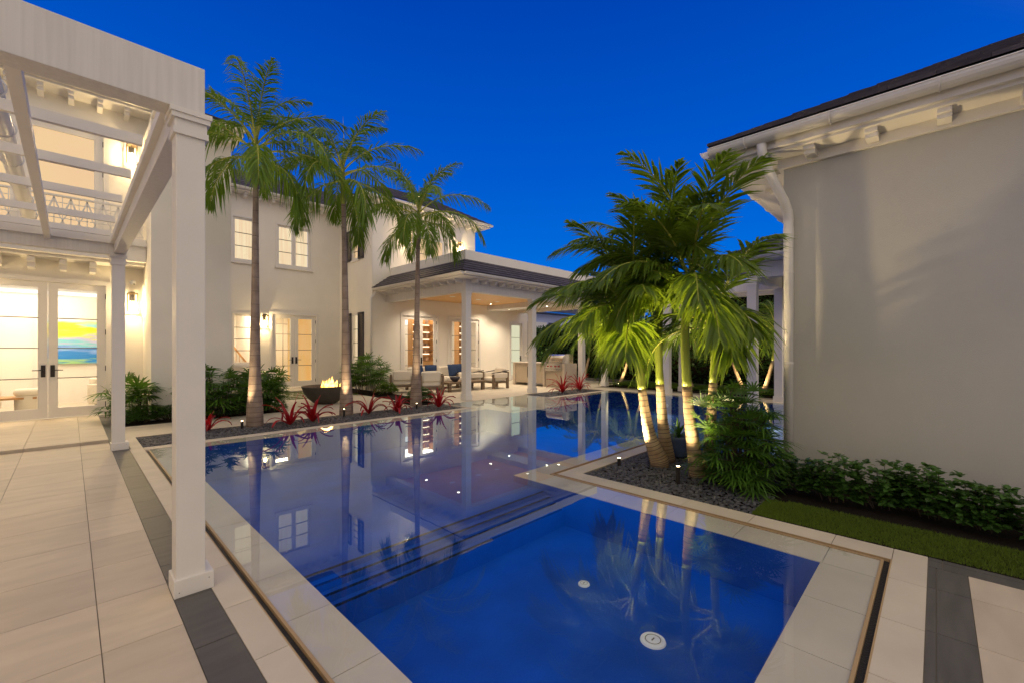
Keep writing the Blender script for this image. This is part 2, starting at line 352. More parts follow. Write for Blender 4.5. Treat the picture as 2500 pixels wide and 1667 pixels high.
# basin
b=MB()
fl=lambda x0,x1,y0,y1,z: b.poly([(x0,y0,z),(x1,y0,z),(x1,y1,z),(x0,y1,z)])
def wallx(x,y0,y1,z0,z1): b.poly([(x,y0,z0),(x,y1,z0),(x,y1,z1),(x,y0,z1)])
def wally(y,x0,x1,z0,z1): b.poly([(x0,y,z0),(x1,y,z0),(x1,y,z1),(x0,y,z1)])
D=-.38; SH=-.16
wt=-.012
fl(1.05,3.6,.57,2.76,D); wallx(1.05,.57,7.85,D,wt); wallx(3.6,.57,3.5,D,wt); wally(.57,1.05,3.6,D,wt)
steps=[(2.76,-.21),(2.84,-.165),(2.92,-.12),(3.01,-.08)]
wally(2.76,1.05,3.6,D,-.21)
for i,(y,z) in enumerate(steps):
    y2=steps[i+1][0] if i<3 else 3.5; fl(1.05,3.6,y,y2,z)
    if i: wally(y,1.05,3.6,steps[i-1][1],z)
fl(1.05,3.6,3.5,6.93,-.55); wally(3.5,1.05,3.6,-.55,-.08)
fl(3.6,13.1,3.5,6.93,-.55); wallx(3.6,3.5,6.93,-.55,-.55); fl(1.05,7.12,6.93,7.85,-.55); wallx(7.12,6.93,7.85,-.55,wt); wally(7.85,1.05,7.12,-.55,wt); wally(6.93,7.12,10.05,-.55,wt)
wallx(10.05,6.93,7.9,-.55,wt); wally(7.9,10.05,13.1,-.55,wt); fl(10.05,13.1,6.93,7.9,-.55); wallx(13.1,.5,7.9,-.55,wt); wally(3.5,3.6,6.5,-.55,wt); wallx(6.5,.5,3.5,-.55,wt); fl(6.5,13.1,.5,3.5,-.55); wally(.5,6.5,13.1,-.55,wt)
S(b,'pool_basin',PLASTER)
# mosaic nosing
m=MB()
for (y,z) in steps:
    x=1.06
    while x<3.56:
        w=.022
        for r in range(2): m.box(x+r*w/2,x+r*w/2+w-.003,y+.001+r*.016,y+.015+r*.016,z-.001,z+.0025)
        x+=w
m.obj('step_mosaic',MOSAIC,kind='structure')
# water
w=MB()
wp=[(.806,.274,1.05,8.13),(1.05,.274,3.6,8.13),(3.6,.274,3.914,8.13),(3.914,3.216,6.5,8.13),(6.5,.3,7.12,8.13),(7.12,.3,10.05,9.3),(10.05,.3,13.35,8.2),(6.95,8.13,7.12,9.3)]
for x0,y0,x1,y1 in wp: w.poly([(x0,y0,0),(x1,y0,0),(x1,y1,0),(x0,y1,0)])
S(w,'pool_water',WATER)
# thin dark line where the loggia ledge meets deep water
# pool fittings
def drain(x,y,r,label,nm):
    o=root(nm,(x,y,D),label,'pool drain',world=False)
    k=MB(); k.lathe([(0,.012),(r*.62,.012),(r*.68,.006),(r*.74,.012),(r*.95,.010),(r,.0)],n=32); k.obj('cover',WHP,o,smooth=False)
    k=MB(); k.lathe([(r*.55,.0135),(r*.62,.0135)],n=32); k.box(-r*.2,r*.2,-.004,.004,.0125,.0145); k.obj('ring',MUNT,o)
drain(2.80,1.96,.045,'small white floor return in the blue basin, nearer the middle','pool_drain')
drain(2.56,1.27,.079,'large white round main drain on the basin floor under the palm reflections','pool_drain')
# underwater lights
def wl(x,y,z,p,tgt,label):
    o=root('pool_light',(x,y,z),label,'pool light',group='underwater pool lights',world=True)
    k=MB(); k.tube([(x,y,z),(x+ (tgt[0]-x)*.01,y+(tgt[1]-y)*.01,z)],.06,16); k.obj('lens',WHP,o)
    lamp('SPOT',(x+(tgt[0]-x)*.02,y+(tgt[1]-y)*.02,z),p,(.55,.8,1),.05,spot=150,blend=1,parent=o,target=tgt)
wl(1.07,1.5,-.22,6,(3,1.6,-.3),'round underwater light low in the left wall of the near basin')
wl(13.0,6.0,-.3,14,(8,5,-.6),'round underwater light in the far end wall of the long pool')
wl(13.0,3.0,-.3,14,(8,3.5,-.6),'round underwater light in the far end wall beside the palms')
# ---------------- pebbles ----------------
ico=[]; 
def pebbles(name,rects,sp,r0,r1,label,zb=-.03,avoid=()):
    mb=MB(); 
    for x0,x1,y0,y1 in rects:
        nx=int((x1-x0)/sp); ny=int((y1-y0)/sp)
        for i in range(nx):
            for j in range(ny):
                x=x0+(i+.5+ru(-.45,.45))*(x1-x0)/nx; y=y0+(j+.5+ru(-.45,.45))*(y1-y0)/ny
                a=ru(r0,r1); bq=a*ru(.6,.95); h=a*ru(.4,.65); th=ru(0,PI); c_,s__=math.cos(th),math.sin(th); tl=ru(-.35,.35); z=zb+ru(0,.016)
                base=len(mb.v); n=7
                for rr,zz in ((.75,-.3),(1,.15),(.78,.68),):
                    for k in range(n):
                        t=2*PI*k/n; u=a*rr*math.cos(t); v_=bq*rr*math.sin(t); mb.v.append((x+u*c_-v_*s__,y+u*s__+v_*c_,z+h*zz+u*tl*.5))
                mb.v.append((x,y,z+h))
                for q in range(2):
                    for k in range(n): kk=(k+1)%n; mb.f.append((base+q*n+k,base+q*n+kk,base+(q+1)*n+kk,base+(q+1)*n+k))
                for k in range(n): mb.f.append((base+2*n+k,base+2*n+(k+1)%n,base+3*n))
    o=mb.obj(name,PEB,smooth=True,kind='stuff',label=label,category='pebbles'); return o
so=MB(); so.box(.755,6.92,8.36,9.46,-.05,-.034); so.box(10.16,13.3,8.4,9.46,-.05,-.034); so.prism([(4.2,-5),(6.5,-5),(6.5,2.96),(4.2,2.96)],-.05,-.033)
so.box(.62,3.5,10.85,12.8,-.05,.005); so.box(6.5,7.35,10.85,16.6,-.05,.004); so.box(6.2,6.92,9.5,10.85,.001,.012); so.box(1.1,3.5,12.8,16.6,-.05,.004)
S(so,'planting_soil',SOIL)
pebbles('pebble_bed',[(.76,6.9,8.365,9.45)],.036,.017,.027,'strip of dark river pebbles between pool and walkway under the tall palms')
pebbles('pebble_bed',[(10.17,13.25,8.41,9.45)],.05,.02,.032,'dark pebble bed with two red bromeliads by the outdoor kitchen')
pebbles('pebble_bed',[(4.21,5.9,1.75,2.95),(4.21,4.95,1.15,1.75),(5.9,6.4,2.0,2.95)],.031,.015,.026,'dark pebble bed around the clump of ringed palms')
pebbles('pebble_bed',[(.66,3.4,10.87,11.02)],.04,.015,.025,'thin pebble edging in front of the green shrubs')
# turf
tb=MB(); tb.prism([(4.2,-3),(4.72,-3),(4.78,1.0),(4.70,1.16),(4.2,1.16)],-.03,.004); S(tb,'turf_base',SOIL)
tb=MB()
for i in range(42000):
    y=1.16-ru(0,1)**1.25*2.4; x=ru(4.2,4.70+ (.06 if y<1 else 0)+ru(-.02,.02)); h=ru(.012,.03); a=ru(0,PI); w_=.0022; dx,dy=math.cos(a)*w_,math.sin(a)*w_; lx,ly=ru(-.012,.012),ru(-.012,.012)
    tb.poly([(x-dx,y-dy,.003),(x+dx,y+dy,.003),(x+lx,y+ly,h)])
tb.obj('grass',GRASSM,kind='stuff',label='narrow strip of short green turf beside the stone coping and shrubs',category='grass')
tb=MB()
for i in range(9000):
    x=ru(3.5,6.5); k=random.choice((13.33,13.81,14.31,14.81,15.3)); y=k+ru(-.04,.04); a=ru(0,PI); dx,dy=math.cos(a)*.006,math.sin(a)*.006
    tb.poly([(x-dx,y-dy,-.01),(x+dx,y+dy,-.01),(x+ru(-.02,.02),y+ru(-.02,.02),ru(.02,.05))])
tb.obj('grass',GRASSM,kind='stuff',label='thin grass joints between the slabs before the hall doors',category='grass')
# ================= BUILDING HELPERS =================
def wall(mb,axis,p,th,a0,a1,z0,z1,ops=()):
    """wall in plane axis=p, going thickness th behind, with rectangular openings (a0,a1,z0,z1)"""
    as_=sorted({a0,a1,*[o[0] for o in ops],*[o[1] for o in ops]}); zs=sorted({z0,z1,*[o[2] for o in ops],*[o[3] for o in ops]})
    for i in range(len(as_)-1):
        run=None
        for j in range(len(zs)-1):
            A=(as_[i]+as_[i+1])/2; Z=(zs[j]+zs[j+1])/2
            hole=any(o[0]<A<o[1] and o[2]<Z<o[3] for o in ops)
            if not hole:
                if run is None: run=zs[j]
            if (hole or j==len(zs)-2) and run is not None:
                e=zs[j] if hole else zs[j+1]
                if axis=='y': mb.box(as_[i],as_[i+1],p,p+th,run,e)
                else: mb.box(p,p+th,as_[i],as_[i+1],run,e)
                run=None
def leafdoor(par,x0,x1,z0,z1,y,rows=4,hand=None,hinge=None,pane=GLASS,sw=.125,bot=.2,th=.05):
    k=MB(); top=sw*.95
    gx0,gx1,gz0,gz1=x0+sw,x1-sw,z0+bot,z1-top
    k.box(x0,gx0,y,y+th,z0,z1); k.box(gx1,x1,y,y+th,z0,z1); k.box(gx0,gx1,y,y+th,z0,gz0); k.box(gx0,gx1,y,y+th,gz1,z1)
    b=.012
    k.box(gx0,gx0+b,y+.012,y+th-.012,gz0,gz1); k.box(gx1-b,gx1,y+.012,y+th-.012,gz0,gz1)
    d=k.obj('door',TRIM,par)
    p=MB(); p.box(gx0+.002,gx1-.002,y+.022,y+.028,gz0+.001,gz1-.001); p.obj('pane',pane,d)
    if rows>1:
        m=MB()
        for r in range(1,rows): z=gz0+(gz1-gz0)*r/rows; m.box(gx0,gx1,y+.012,y+.04,z-.009,z+.009)
        m.obj('muntin',MUNT,d)
    if hand:
        hx=(x1-.062) if hand=='r' else (x0+.062); s=-1 if hand=='r' else 1
        h=MB(); h.box(hx-.032,hx+.032,y-.012,y,z0+.83,z0+1.07); h.tube([(hx,y-.012,z0+.97),(hx,y-.055,z0+.97),(hx+s*.02,y-.06,z0+.97),(hx+s*.15,y-.06,z0+.968)],.009,8); h.obj('handle',DARK,d)
    if hinge:
        hx=x0-.004 if hinge=='l' else x1+.004
        h=MB()
        for q in (.08,.36,.64,.92): z=z0+(z1-z0)*q; h.tube([(hx,y-.008,z-.055),(hx,y-.008,z+.055)],.013,8)
        h.obj('hinge',DARK,d)
    return d
def casing(par,x0,x1,z0,z1,y,w=.09,d=.055,sill=False):
    k=MB(); k.box(x0-w,x0,y-d,y+.08,z0,z1+w); k.box(x1,x1+w,y-d,y+.08,z0,z1+w); k.box(x0,x1,y-d,y+.08,z1,z1+w)
    if sill: k.box(x0-w-.03,x1+w+.03,y-d-.05,y+.08,z0-.10,z0-.03); k.box(x0-w,x1+w,y-d-.02,y+.08,z0-.03,z0)
    return k.obj('door_frame' if not sill else 'window_frame',TRIM,par)
def french(par,x0,x1,z0,z1,y,rows=4,hand=True,pane=GLASS):
    casing(par,x0,x1,z0,z1,y); xm=(x0+x1)/2
    leafdoor(par,x0+.004,xm-.003,z0+.01,z1-.004,y,rows,'r' if hand else None,'l',pane)
    leafdoor(par,xm+.003,x1-.004,z0+.01,z1-.004,y,rows,'l' if hand else None,'r',pane)
def corbels(mb,axis,at,depth,a0,a1,step,z,w=.085,h=.13):
    n=max(1,round((a1-a0)/step))
    for i in range(n+1):
        a=a0+(a1-a0)*i/n
        if axis=='y': mb.box(a-w/2,a+w/2,at-depth,at+.01,z-h*.5,z); mb.box(a-w/2-.001,a+w/2+.001,at-depth*.8,at+.01,z-h,z-h*.5)
        elif axis=='x': mb.box(at-depth,at+.01,a-w/2,a+w/2,z-h*.5,z); mb.box(at-depth*.8,at+.01,a-w/2-.001,a+w/2+.001,z-h,z-h*.5)
        elif axis=='X': mb.box(at-.01,at+depth,a-w/2,a+w/2,z-h*.5,z); mb.box(at-.01,at+depth*.8,a-w/2-.001,a+w/2+.001,z-h,z-h*.5)
def splitparts(mb,name,m,par,per):
    """every `per` boxes of mb become one object"""
    nb=per*8; meshes={}
    for i in range(0,len(mb.v),nb):
        q=MB(); q.v=mb.v[i:i+nb]; 
        for j in range(per):
            b=j*8; q.f+=[(b,b+3,b+2,b+1),(b+4,b+5,b+6,b+7),(b,b+1,b+5,b+4),(b+1,b+2,b+6,b+5),(b+2,b+3,b+7,b+6),(b+3,b,b+4,b+7)]
        q.obj(name,m,par)
def gutter(par,a,b,r=.065,br=.9,name='gutter'):
    a=Vector(a); b=Vector(b); d=(b-a).normalized(); side=Vector((d.y,-d.x,0)); k=MB(); n=9
    pr=[(math.cos(PI+PI*i/n)*r,math.sin(PI+PI*i/n)*r) for i in range(n+1)]+[(math.cos(-PI*i/n)*r*.86,math.sin(-PI*i/n)*r*.86) for i in range(n+1)]
    # outer half circle then inner one, closed
    base=0
    for p in (a,b):
        for u,v in pr: q=p+side*u+Vector((0,0,v)); k.v.append(tuple(q))
    m=len(pr)
    for i in range(m): j=(i+1)%m; k.f.append((i,j,m+j,m+i))
    k.f.append(tuple(range(n+1))+ (n+1,)) ; k.f.append(tuple(range(m,m+n+1))+(m+n+1,))
    k.tube([a+side*(-r),b+side*(-r)],.008,6); k.tube([a+side*r,b+side*r],.008,6)
    g=k.obj(name,METALW,par,smooth=False)
    s=MB(); Ln=(b-a).length; cnt=int(Ln/br)
    for i in range(cnt+1):
        p=a+d*(br*.5+i*br)
        if (p-a).length>Ln: break
        s.tube([p+side*math.cos(PI+PI*q/8)*(r+.006)+Vector((0,0,math.sin(PI+PI*q/8)*(r+.006))) for q in range(9)],.009,5)
    s.obj('bracket',METALW,g); return g
def roof_slope(mb,A,B,C,D,n,lift=.022,tw=.3):
    """courses from eave A-B up to ridge D-C (A->D, B->C)"""
    A,B,C,D=map(Vector,(A,B,C,D)); nrm=(B-A).cross(D-A).normalized()
    if nrm.z<0: nrm=-nrm
    for k in range(n):
        t0,t1=k/n,(k+1.12)/n; t1=min(t1,1)
        p0=A.lerp(D,t0); p1=B.lerp(C,t0); q0=A.lerp(D,t1); q1=B.lerp(C,t1)
        m=max(1,int((p1-p0).length/tw)); off=.5*(k%2)
        cuts=[0]+[(i+off)/m for i in range(m+1) if .01<(i+off)/m<.99]+[1]
        for i in range(len(cuts)-1):
            g=.003/max(.1,(p1-p0).length); a,b=cuts[i]+g,cuts[i+1]-g; lf=lift*ru(.92,1.08)
            a0=p0.lerp(p1,a)+nrm*lf; b0=p0.lerp(p1,b)+nrm*lf; a1=q0.lerp(q1,a)+nrm*.003; b1=q0.lerp(q1,b)+nrm*.003
            mb.poly([a0,b0,b1,a1]); mb.poly([p0.lerp(p1,a),p0.lerp(p1,b),b0,a0]); mb.poly([a0,a1,q0.lerp(q1,a),p0.lerp(p1,a)]); mb.poly([b0,p0.lerp(p1,b),q0.lerp(q1,b),b1])
    mb.poly([A-nrm*.03,B-nrm*.03,C-nrm*.03,D-nrm*.03])
# ================= MAIN HOUSE =================
H=root('house',(3.5,14,0),'two storey cream stucco villa with white eaves and lit french doors behind the pool','house')
def part(mb,name,m,**k): return mb.obj(name,m,H,**k)
W1=12.8
w=MB(); w.box(1.15,1.9,12.801,13.04,6.15,6.75); wall(w,'y',W1,.25,-4,1.15,0,6.75,[(-1.19,.56,.05,2.82),(-1.9,.54,3.68,6.06)])
w.box(-3.6,-3.3,-2,12.799,0,4.1); w.box(1.15,2.55,11.4,16.6,0,6.15)      # projecting wing
wall(w,'y',16.6,.25,2.55,7.35,0,6.75,[(3.72,4.42,.9,2.66),(4.92,6.46,.08,2.68),(3.74,4.42,4.38,5.86),(5.10,6.25,4.38,5.86)])
wall(w,'x',7.35,.25,14.25,16.6,0,6.75,[(15.02,15.55,.6,2.75),(15.02,15.55,4.72,5.82)])
wall(w,'y',14.0,.25,7.6,12.04,3.4,6.65,[(9.0,10.53,3.7,5.80)])
wall(w,'y',14.0,.25,7.6,15.36,0,3.4,[(8.52,10.1,.05,2.70),(10.68,12.28,.05,2.70),(14.16,14.98,.05,2.66)])
w.box(7.35,7.6,14.0,14.25,0,6.75)
w.box(11.79,12.04,14.25,18,3.4,6.65); w.box(15.11,15.36,14.25,19,0,3.4)
part(w,'wall',STUCCO)
# left block french doors + upper doors
french(H,-1.17,.54,.05,2.80,W1+.03); french(H,-1.86,.50,3.7,6.03,W1+.03,pane=GLASS,rows=3)
french(H,4.94,6.44,.09,2.66,16.63); french(H,8.54,10.08,.06,2.68,14.03); french(H,10.70,12.26,.06,2.68,14.03)
casing(H,14.18,14.96,.06,2.64,14.03); leafdoor(H,14.19,14.95,.07,2.63,14.03,4,'r','l',PALEG,sw=.09)
french(H,9.02,10.51,3.72,5.78,14.03,rows=3)
# windows with 2 casements
def window(x0,x1,z0,z1,y,lights=2,rows=3,pane=SHEER):
    fr=casing(H,x0,x1,z0,z1,y,w=.05,d=.045,sill=True)
    n=lights; wd=(x1-x0)/n
    for i in range(n):
        a,b=x0+i*wd+.002,x0+(i+1)*wd-.002; k=MB(); s=.065
        k.box(a,a+s,y+.02,y+.06,z0,z1); k.box(b-s,b,y+.02,y+.06,z0,z1); k.box(a+s,b-s,y+.02,y+.06,z0,z0+s); k.box(a+s,b-s,y+.02,y+.06,z1-s,z1)
        q=k.obj('window',TRIM,H)
        g=MB(); g.box(a+s,b-s,y+.045,y+.05,z0+s,z1-s); g.obj('pane',GLASS,q)
        if pane: g=MB(); g.box(a+s-.02,b-s+.02,y+.13,y+.135,z0+s-.03,z1-s+.03); g.obj('curtain',pane,q)
        g=MB()
        for r in range(1,rows): z=z0+s+(z1-z0-2*s)*r/rows; g.box(a+s,b-s,y+.035,y+.056,z-.011,z+.011)
        g.obj('muntin',MUNT,q)
window(3.76,4.40,4.40,5.84,16.62,1); window(5.11,6.24,4.40,5.84,16.62,2)
window(3.74,4.40,.95,2.62,16.62,1,4,pane=None)
# windows in the x-wall with louvred shutters
for z0,z1 in((4.72,5.82),(.6,2.75)):
    k=MB(); x=7.36; k.box(x,x+.05,15.02,15.09,z0,z1); k.box(x,x+.05,15.48,15.55,z0,z1); k.box(x,x+.05,15.09,15.48,z0,z0+.07); k.box(x,x+.05,15.09,15.48,z1-.07,z1)
    k.box(x-.05,x-.001,14.96,15.61,z0-.07,z0-.001)
    q=k.obj('window',TRIM,H); g=MB(); g.box(x+.03,x+.034,15.09,15.48,z0+.07,z1-.07); g.obj('pane',GLASS,q)
    g=MB(); g.box(x+.1,x+.105,15.05,15.52,z0+.04,z1-.04); g.obj('curtain',SHADE if z0>4 else SHEER,q)
    g=MB(); 
    for r in (1,2,3): z=z0+.07+(z1-z0-.14)*r/4; g.box(x+.015,x+.045,15.09,15.48,z-.01,z+.01)
    g.obj('muntin',MUNT,q)
    for ya,yb in((14.60,15.00),(15.57,15.97)):
        k=MB(); X=7.30; k.box(X,X+.045,ya,ya+.05,z0-.02,z1+.02); k.box(X,X+.045,yb-.05,yb,z0-.02,z1+.02); k.box(X,X+.045,ya,yb,z0-.02,z0+.05); k.box(X,X+.045,ya,yb,z1-.05,z1+.02)
        zz=z0+.07
        while zz<z1-.07: k.poly([(X+.004,ya+.05,zz),(X+.004,yb-.05,zz),(X+.04,yb-.05,zz+.034),(X+.04,ya+.05,zz+.034)]); zz+=.04
        k.obj('shutter',SHUT,H)
# eaves / corbels / gutters
e=MB(); e.box(-4,1.9,12.3,12.8,6.62,6.70); e.box(1.149,2.7,10.98,11.4,6.15,6.23); e.box(2.55,2.7,11.4,16.0,6.149,6.228)
e.box(2.55,7.35,16.15,16.6,6.62,6.70); e.box(6.9,7.349,13.55,16.15,6.622,6.702); e.box(7.349,12.5,13.55,14.0,6.55,6.63); e.box(12.04,12.5,14.0,18,6.552,6.632)
part(e,'soffit',PAINT)
e=MB(); corbels(e,'y',12.8,.42,-3.8,1.71,.43,6.62); corbels(e,'y',11.4,.34,1.25,2.45,.4,6.15,h=.14); corbels(e,'y',16.6,.36,2.8,7.0,.42,6.62); corbels(e,'x',7.35,.36,14.2,16.4,.42,6.62)
corbels(e,'y',14.0,.36,7.7,12.0,.42,6.55); corbels(e,'y',12.8,.42,-3.54,.76,.43,3.23,h=.2,w=.1); 
splitparts(e,'rafter_tail',PAINT,H,2)
gutter(H,(2.95,16.08,6.72),(6.95,16.08,6.72)); gutter(H,(7.4,13.48,6.66),(12.56,13.48,6.66)); gutter(H,(6.84,16.1,6.70),(6.84,13.5,6.70)); gutter(H,(-4,12.24,6.72),(1.95,12.24,6.72)); gutter(H,(1.1,10.92,6.27),(2.72,10.92,6.27))
rf=MB(); roof_slope(rf,(2.5,16.1,6.76),(6.85,16.1,6.76),(8.6,18.1,7.95),(2.5,18.1,7.95),9)
roof_slope(rf,(6.83,13.5,6.76),(12.55,13.5,6.70),(10.9,15.3,7.75),(8.5,15.3,7.75),8); roof_slope(rf,(6.83,16.2,6.76),(6.83,13.5,6.76),(8.5,15.3,7.75),(8.5,16.4,7.8),8)
roof_slope(rf,(-4,12.25,6.78),(1.95,12.25,6.78),(.9,14.4,8.0),(-4,14.4,8.0),9); roof_slope(rf,(1.1,10.9,6.32),(2.72,10.9,6.32),(2.0,12.1,6.9),(1.75,12.1,6.9),5); roof_slope(rf,(2.72,10.9,6.32),(2.72,16.4,6.32),(2.0,16,6.9),(2.0,12.1,6.9),5)
part(rf,'roof',SLATE)
# balcony of the left block
k=MB(); k.box(-4,1.14,12.12,12.8,3.30,3.78); k.box(-4,1.145,12.06,12.8,3.62,3.70); k.box(-4,1.146,12.3,12.8,3.24,3.299)
part(k,'balcony',PAINT)
k=MB(); yr=12.2; z0,z1=3.80,4.43
k.bar((-4,yr,z1),(1.1,yr,z1),.04,.03); k.bar((-4,yr,z1-.13),(1.1,yr,z1-.13),.014,.014); k.bar((-4,yr,z0+.03),(1.1,yr,z0+.03),.03,.02); k.bar((-4,yr,z0+.2),(1.1,yr,z0+.2),.014,.014)
x=-3.9
while x<1.05:
    k.bar((x,yr,z0),(x,yr,z1),.014); k.bar((x,yr,z1-.04),(x-.09,yr,z1-.32),.026,.02); k.bar((x,yr,z1-.04),(x+.09,yr,z1-.32),.026,.02)
    k.bar((x+.115,yr,z0),(x+.115,yr,z1),.012); k.bar((x+.115-.06,yr,z0+.02),(x+.115+.06,yr,z0+.28),.02,.015); k.bar((x+.115+.06,yr,z0+.02),(x+.115-.06,yr,z0+.28),.02,.015); x+=.23
part(k,'railing',PAINT)
# sloping run of gutter/downpipe seen through the pergola
k=MB(); k.tube([(-.5,2.2,3.78),(-.5,11.9,3.74)],.085,16); k.tube([(-.95,2.2,4.05),(-.95,12,4.0)],.07,14)
for i in range(9):
    y=2.8+i*1.05; k.tube([(-.5+.1*math.cos(2*PI*q/16),y,3.775+.1*math.sin(2*PI*q/16)) for q in range(17)],.008,5,cap=False)
part(k,'gutter',METALW,smooth=True)
# loggia: columns, beams, roof, parapet, ceiling
zb=3.10
for x in (7.89,10.73,13.57):
    k=MB(); k.box(x,x+.2,9.57,9.77,0,zb)
    c=k.obj('column',PAINT,H,bevel=.006)
    k=MB(); k.box(x-.02,x+.22,9.55,9.79,0,.16); k.obj('column_base',PAINT,c,bevel=.006); k=MB(); k.box(x-.012,x+.212,9.558,9.782,zb-.12,zb-.09); k.box(x-.02,x+.22,9.55,9.79,zb-.06,zb-.001); k.obj('capital',PAINT,c)
k=MB(); k.box(7.87,14.9,9.555,9.785,zb,3.46); k.box(7.871,8.10,9.785,13.999,zb,3.46); k.box(14.67,14.9,9.785,13.999,zb,3.46); k.box(12.75,13.6,9.785,13.999,zb+.03,3.42)
part(k,'beam',BOARD)
k=MB(); k.box(8.1,14.67,9.785,13.998,3.32,3.36); part(k,'wood_ceiling',WOODC)
k=MB(); k.box(7.42,15.3,9.12,9.555,3.44,3.50); k.box(7.42,7.87,9.555,14.0,3.441,3.501); part(k,'soffit',PAINT)
k=MB(); corbels(k,'y',9.555,.3,8.1,14.9,.36,3.44,h=.1,w=.07); corbels(k,'x',7.87,.3,9.7,13.8,.36,3.44,h=.1,w=.07); splitparts(k,'rafter_tail',PAINT,H,2)
gutter(H,(7.40,9.06,3.53),(15.3,9.06,3.53)); gutter(H,(7.36,13.95,3.53),(7.36,9.05,3.53))
rf=MB(); roof_slope(rf,(7.32,9.02,3.56),(15.3,9.02,3.56),(15.3,9.78,4.06),(8.04,9.78,4.06),5); roof_slope(rf,(7.32,13.98,3.56),(7.32,9.02,3.56),(8.04,9.78,4.06),(8.04,13.98,4.06),5)
part(rf,'roof',SLATE)
k=MB(); k.box(8.05,14.9,9.79,10.02,4.02,4.34); k.box(8.051,8.28,10.02,13.99,4.02,4.341); k.box(14.7,14.9,10.02,16,4.02,4.339); k.box(8.28,14.7,10.02,14,3.9,4.04)
part(k,'parapet',STUCCO)
k=MB(); k.tube([(7.40,13.86,3.44),(7.40,13.9,3.36),(7.28,13.94,3.22),(7.26,13.92,3.12),(7.26,13.92,.1)],.04,12); part(k,'downspout',METALW,smooth=True)
k=MB(); k.box(7.9,7.98,13.985,14.0,.33,.45); part(k,'outlet',PAINT)
# recessed lights in the loggia ceiling
def downlight(x,y,z,on=True,p=135):
    k=MB(); k.lathe([(.055,z-.004),(.05,z-.008),(.036,z-.002)],x,y,16); d=k.obj('downlight',WHP,H)
    k=MB(); k.lathe([(0,z-.003),(.036,z-.003)],x,y,16); k.obj('lens',DOWN if on else PAINT,d)
    if on: lamp('SPOT',(x,y,z-.02),p,(1,.82,.60),.04,spot=130,blend=.8,parent=H,target=(x,y,0))
for x,y in((9.08,11.4),(12.3,13.3),(12.3,11.2),(9.1,13.3),(14.2,11.2)): downlight(x,y,3.32)
for x,y in((13.2,13.1),(13.2,11.0)): downlight(x,y,zb+.03)
for x,y in((9.6,12.4),(10.86,12.43),(11.9,12.5)):
    k=MB(); k.lathe([(0,3.314),(.1,3.314),(.105,3.32)],x,y,20); k.obj('ceiling_speaker',WHP,H)
# ---------------- rooms behind the glass ----------------
def room(nm,x0,x1,y0,y1,z0,z1,wm=WHITEI,fm=FLOORI):
    k=MB(); k.box(x0,x1,y1,y1+.05,z0,z1); k.box(x0-.05,x0,y0,y1,z0,z1); k.box(x1,x1+.05,y0,y1,z0,z1); k.box(x0,x1,y0,y1,z1,z1+.05); part(k,'interior_wall',wm)
    k=MB(); k.box(x0,x1,y0,y1,z0-.04,z0); part(k,'interior_floor',fm)
room('living',-3.2,1.14,13.06,16.0,.06,3.0)
lamp('AREA',(-.8,14.6,2.95),130,(1,.80,.58),2.2,target=(-.8,14.6,0),parent=H,name='room_light')
k=MB(); k.box(-3.1,1.05,15.9,15.99,2.82,2.9); part(k,'cove_light',COVE)
k=MB(); k.box(-1.9,-1.35,15.93,15.999,.06,2.5); k.box(-.65,-.55,15.95,15.999,.06,2.6); part(k,'interior_trim',PAINT)
room('upper',-3.2,1.14,13.06,15.6,3.72,6.3)
k=MB(); k.box(-1.75,.42,13.14,13.15,3.8,6.0); part(k,'roller_shade',SHADE)
lamp('AREA',(-.7,13.9,6.2),20,(1,.78,.5),1.2,target=(-.7,14,0),parent=H,name='room_light')
room('hall',4.68,7.3,16.86,19.6,.1,2.95)
lamp('AREA',(5.6,18,2.9),80,(1,.78,.5),1.4,target=(5.6,18,0),parent=H,name='room_light')
k=MB(); k.box(6.0,7.2,18.2,18.26,.1,2.95); part(k,'interior_partition',emat('amber_wall_glow',(1,.50,.14),.85,streak=(2,1,.2),col2=(.95,.56,.22),vscale=2))  # partition's warm light is put in as emission of the wall itself
k=MB()
for i in range(5): k.bar((4.75+i*.28,18.6-i*.05,.1),(4.75+i*.28,18.6-i*.05,2.7),.02)
k.bar((4.7,18.62,2.5),(6.1,18.4,2.42),.02); part(k,'closet_frame',MUNT)
k=MB(); k.box(5.2,5.23,18.45,18.5,.9,1.7); k.box(5.5,5.53,18.4,18.45,.9,1.7); part(k,'closet_pull',DARK)
room('stairs',2.6,4.55,16.86,19.6,.1,2.95); lamp('AREA',(3.8,17.6,2.9),80,(1,.82,.58),1.0,target=(3.8,17.8,0),parent=H,name='room_light')
k=MB()
for i in range(9): k.box(3.1,4.5,18.9-i*.0-(8-i)*.0-.0,19.2,.1,.1) if 0 else k.box(3.3+i*.11,3.41+i*.11,18.0,18.9,.1,1.75-i*.17)
k.bar((3.35,17.97,2.6),(4.5,17.97,.95),.06,.05)
for i in range(10): k.bar((3.4+i*.11,17.98,1.7-i*.16),(3.4+i*.11,17.98,2.5-i*.158),.015)
part(k,'staircase',OAKI)
room('family',7.65,12.6,14.3,17.4,.06,3.0)
lamp('AREA',(10.2,15.4,2.95),110,(1,.84,.64),2.4,target=(10.2,15.4,0),parent=H,name='room_light')
k=MB(); k.box(7.7,11.9,17.25,17.35,2.55,2.75); part(k,'cove_light',COVE)
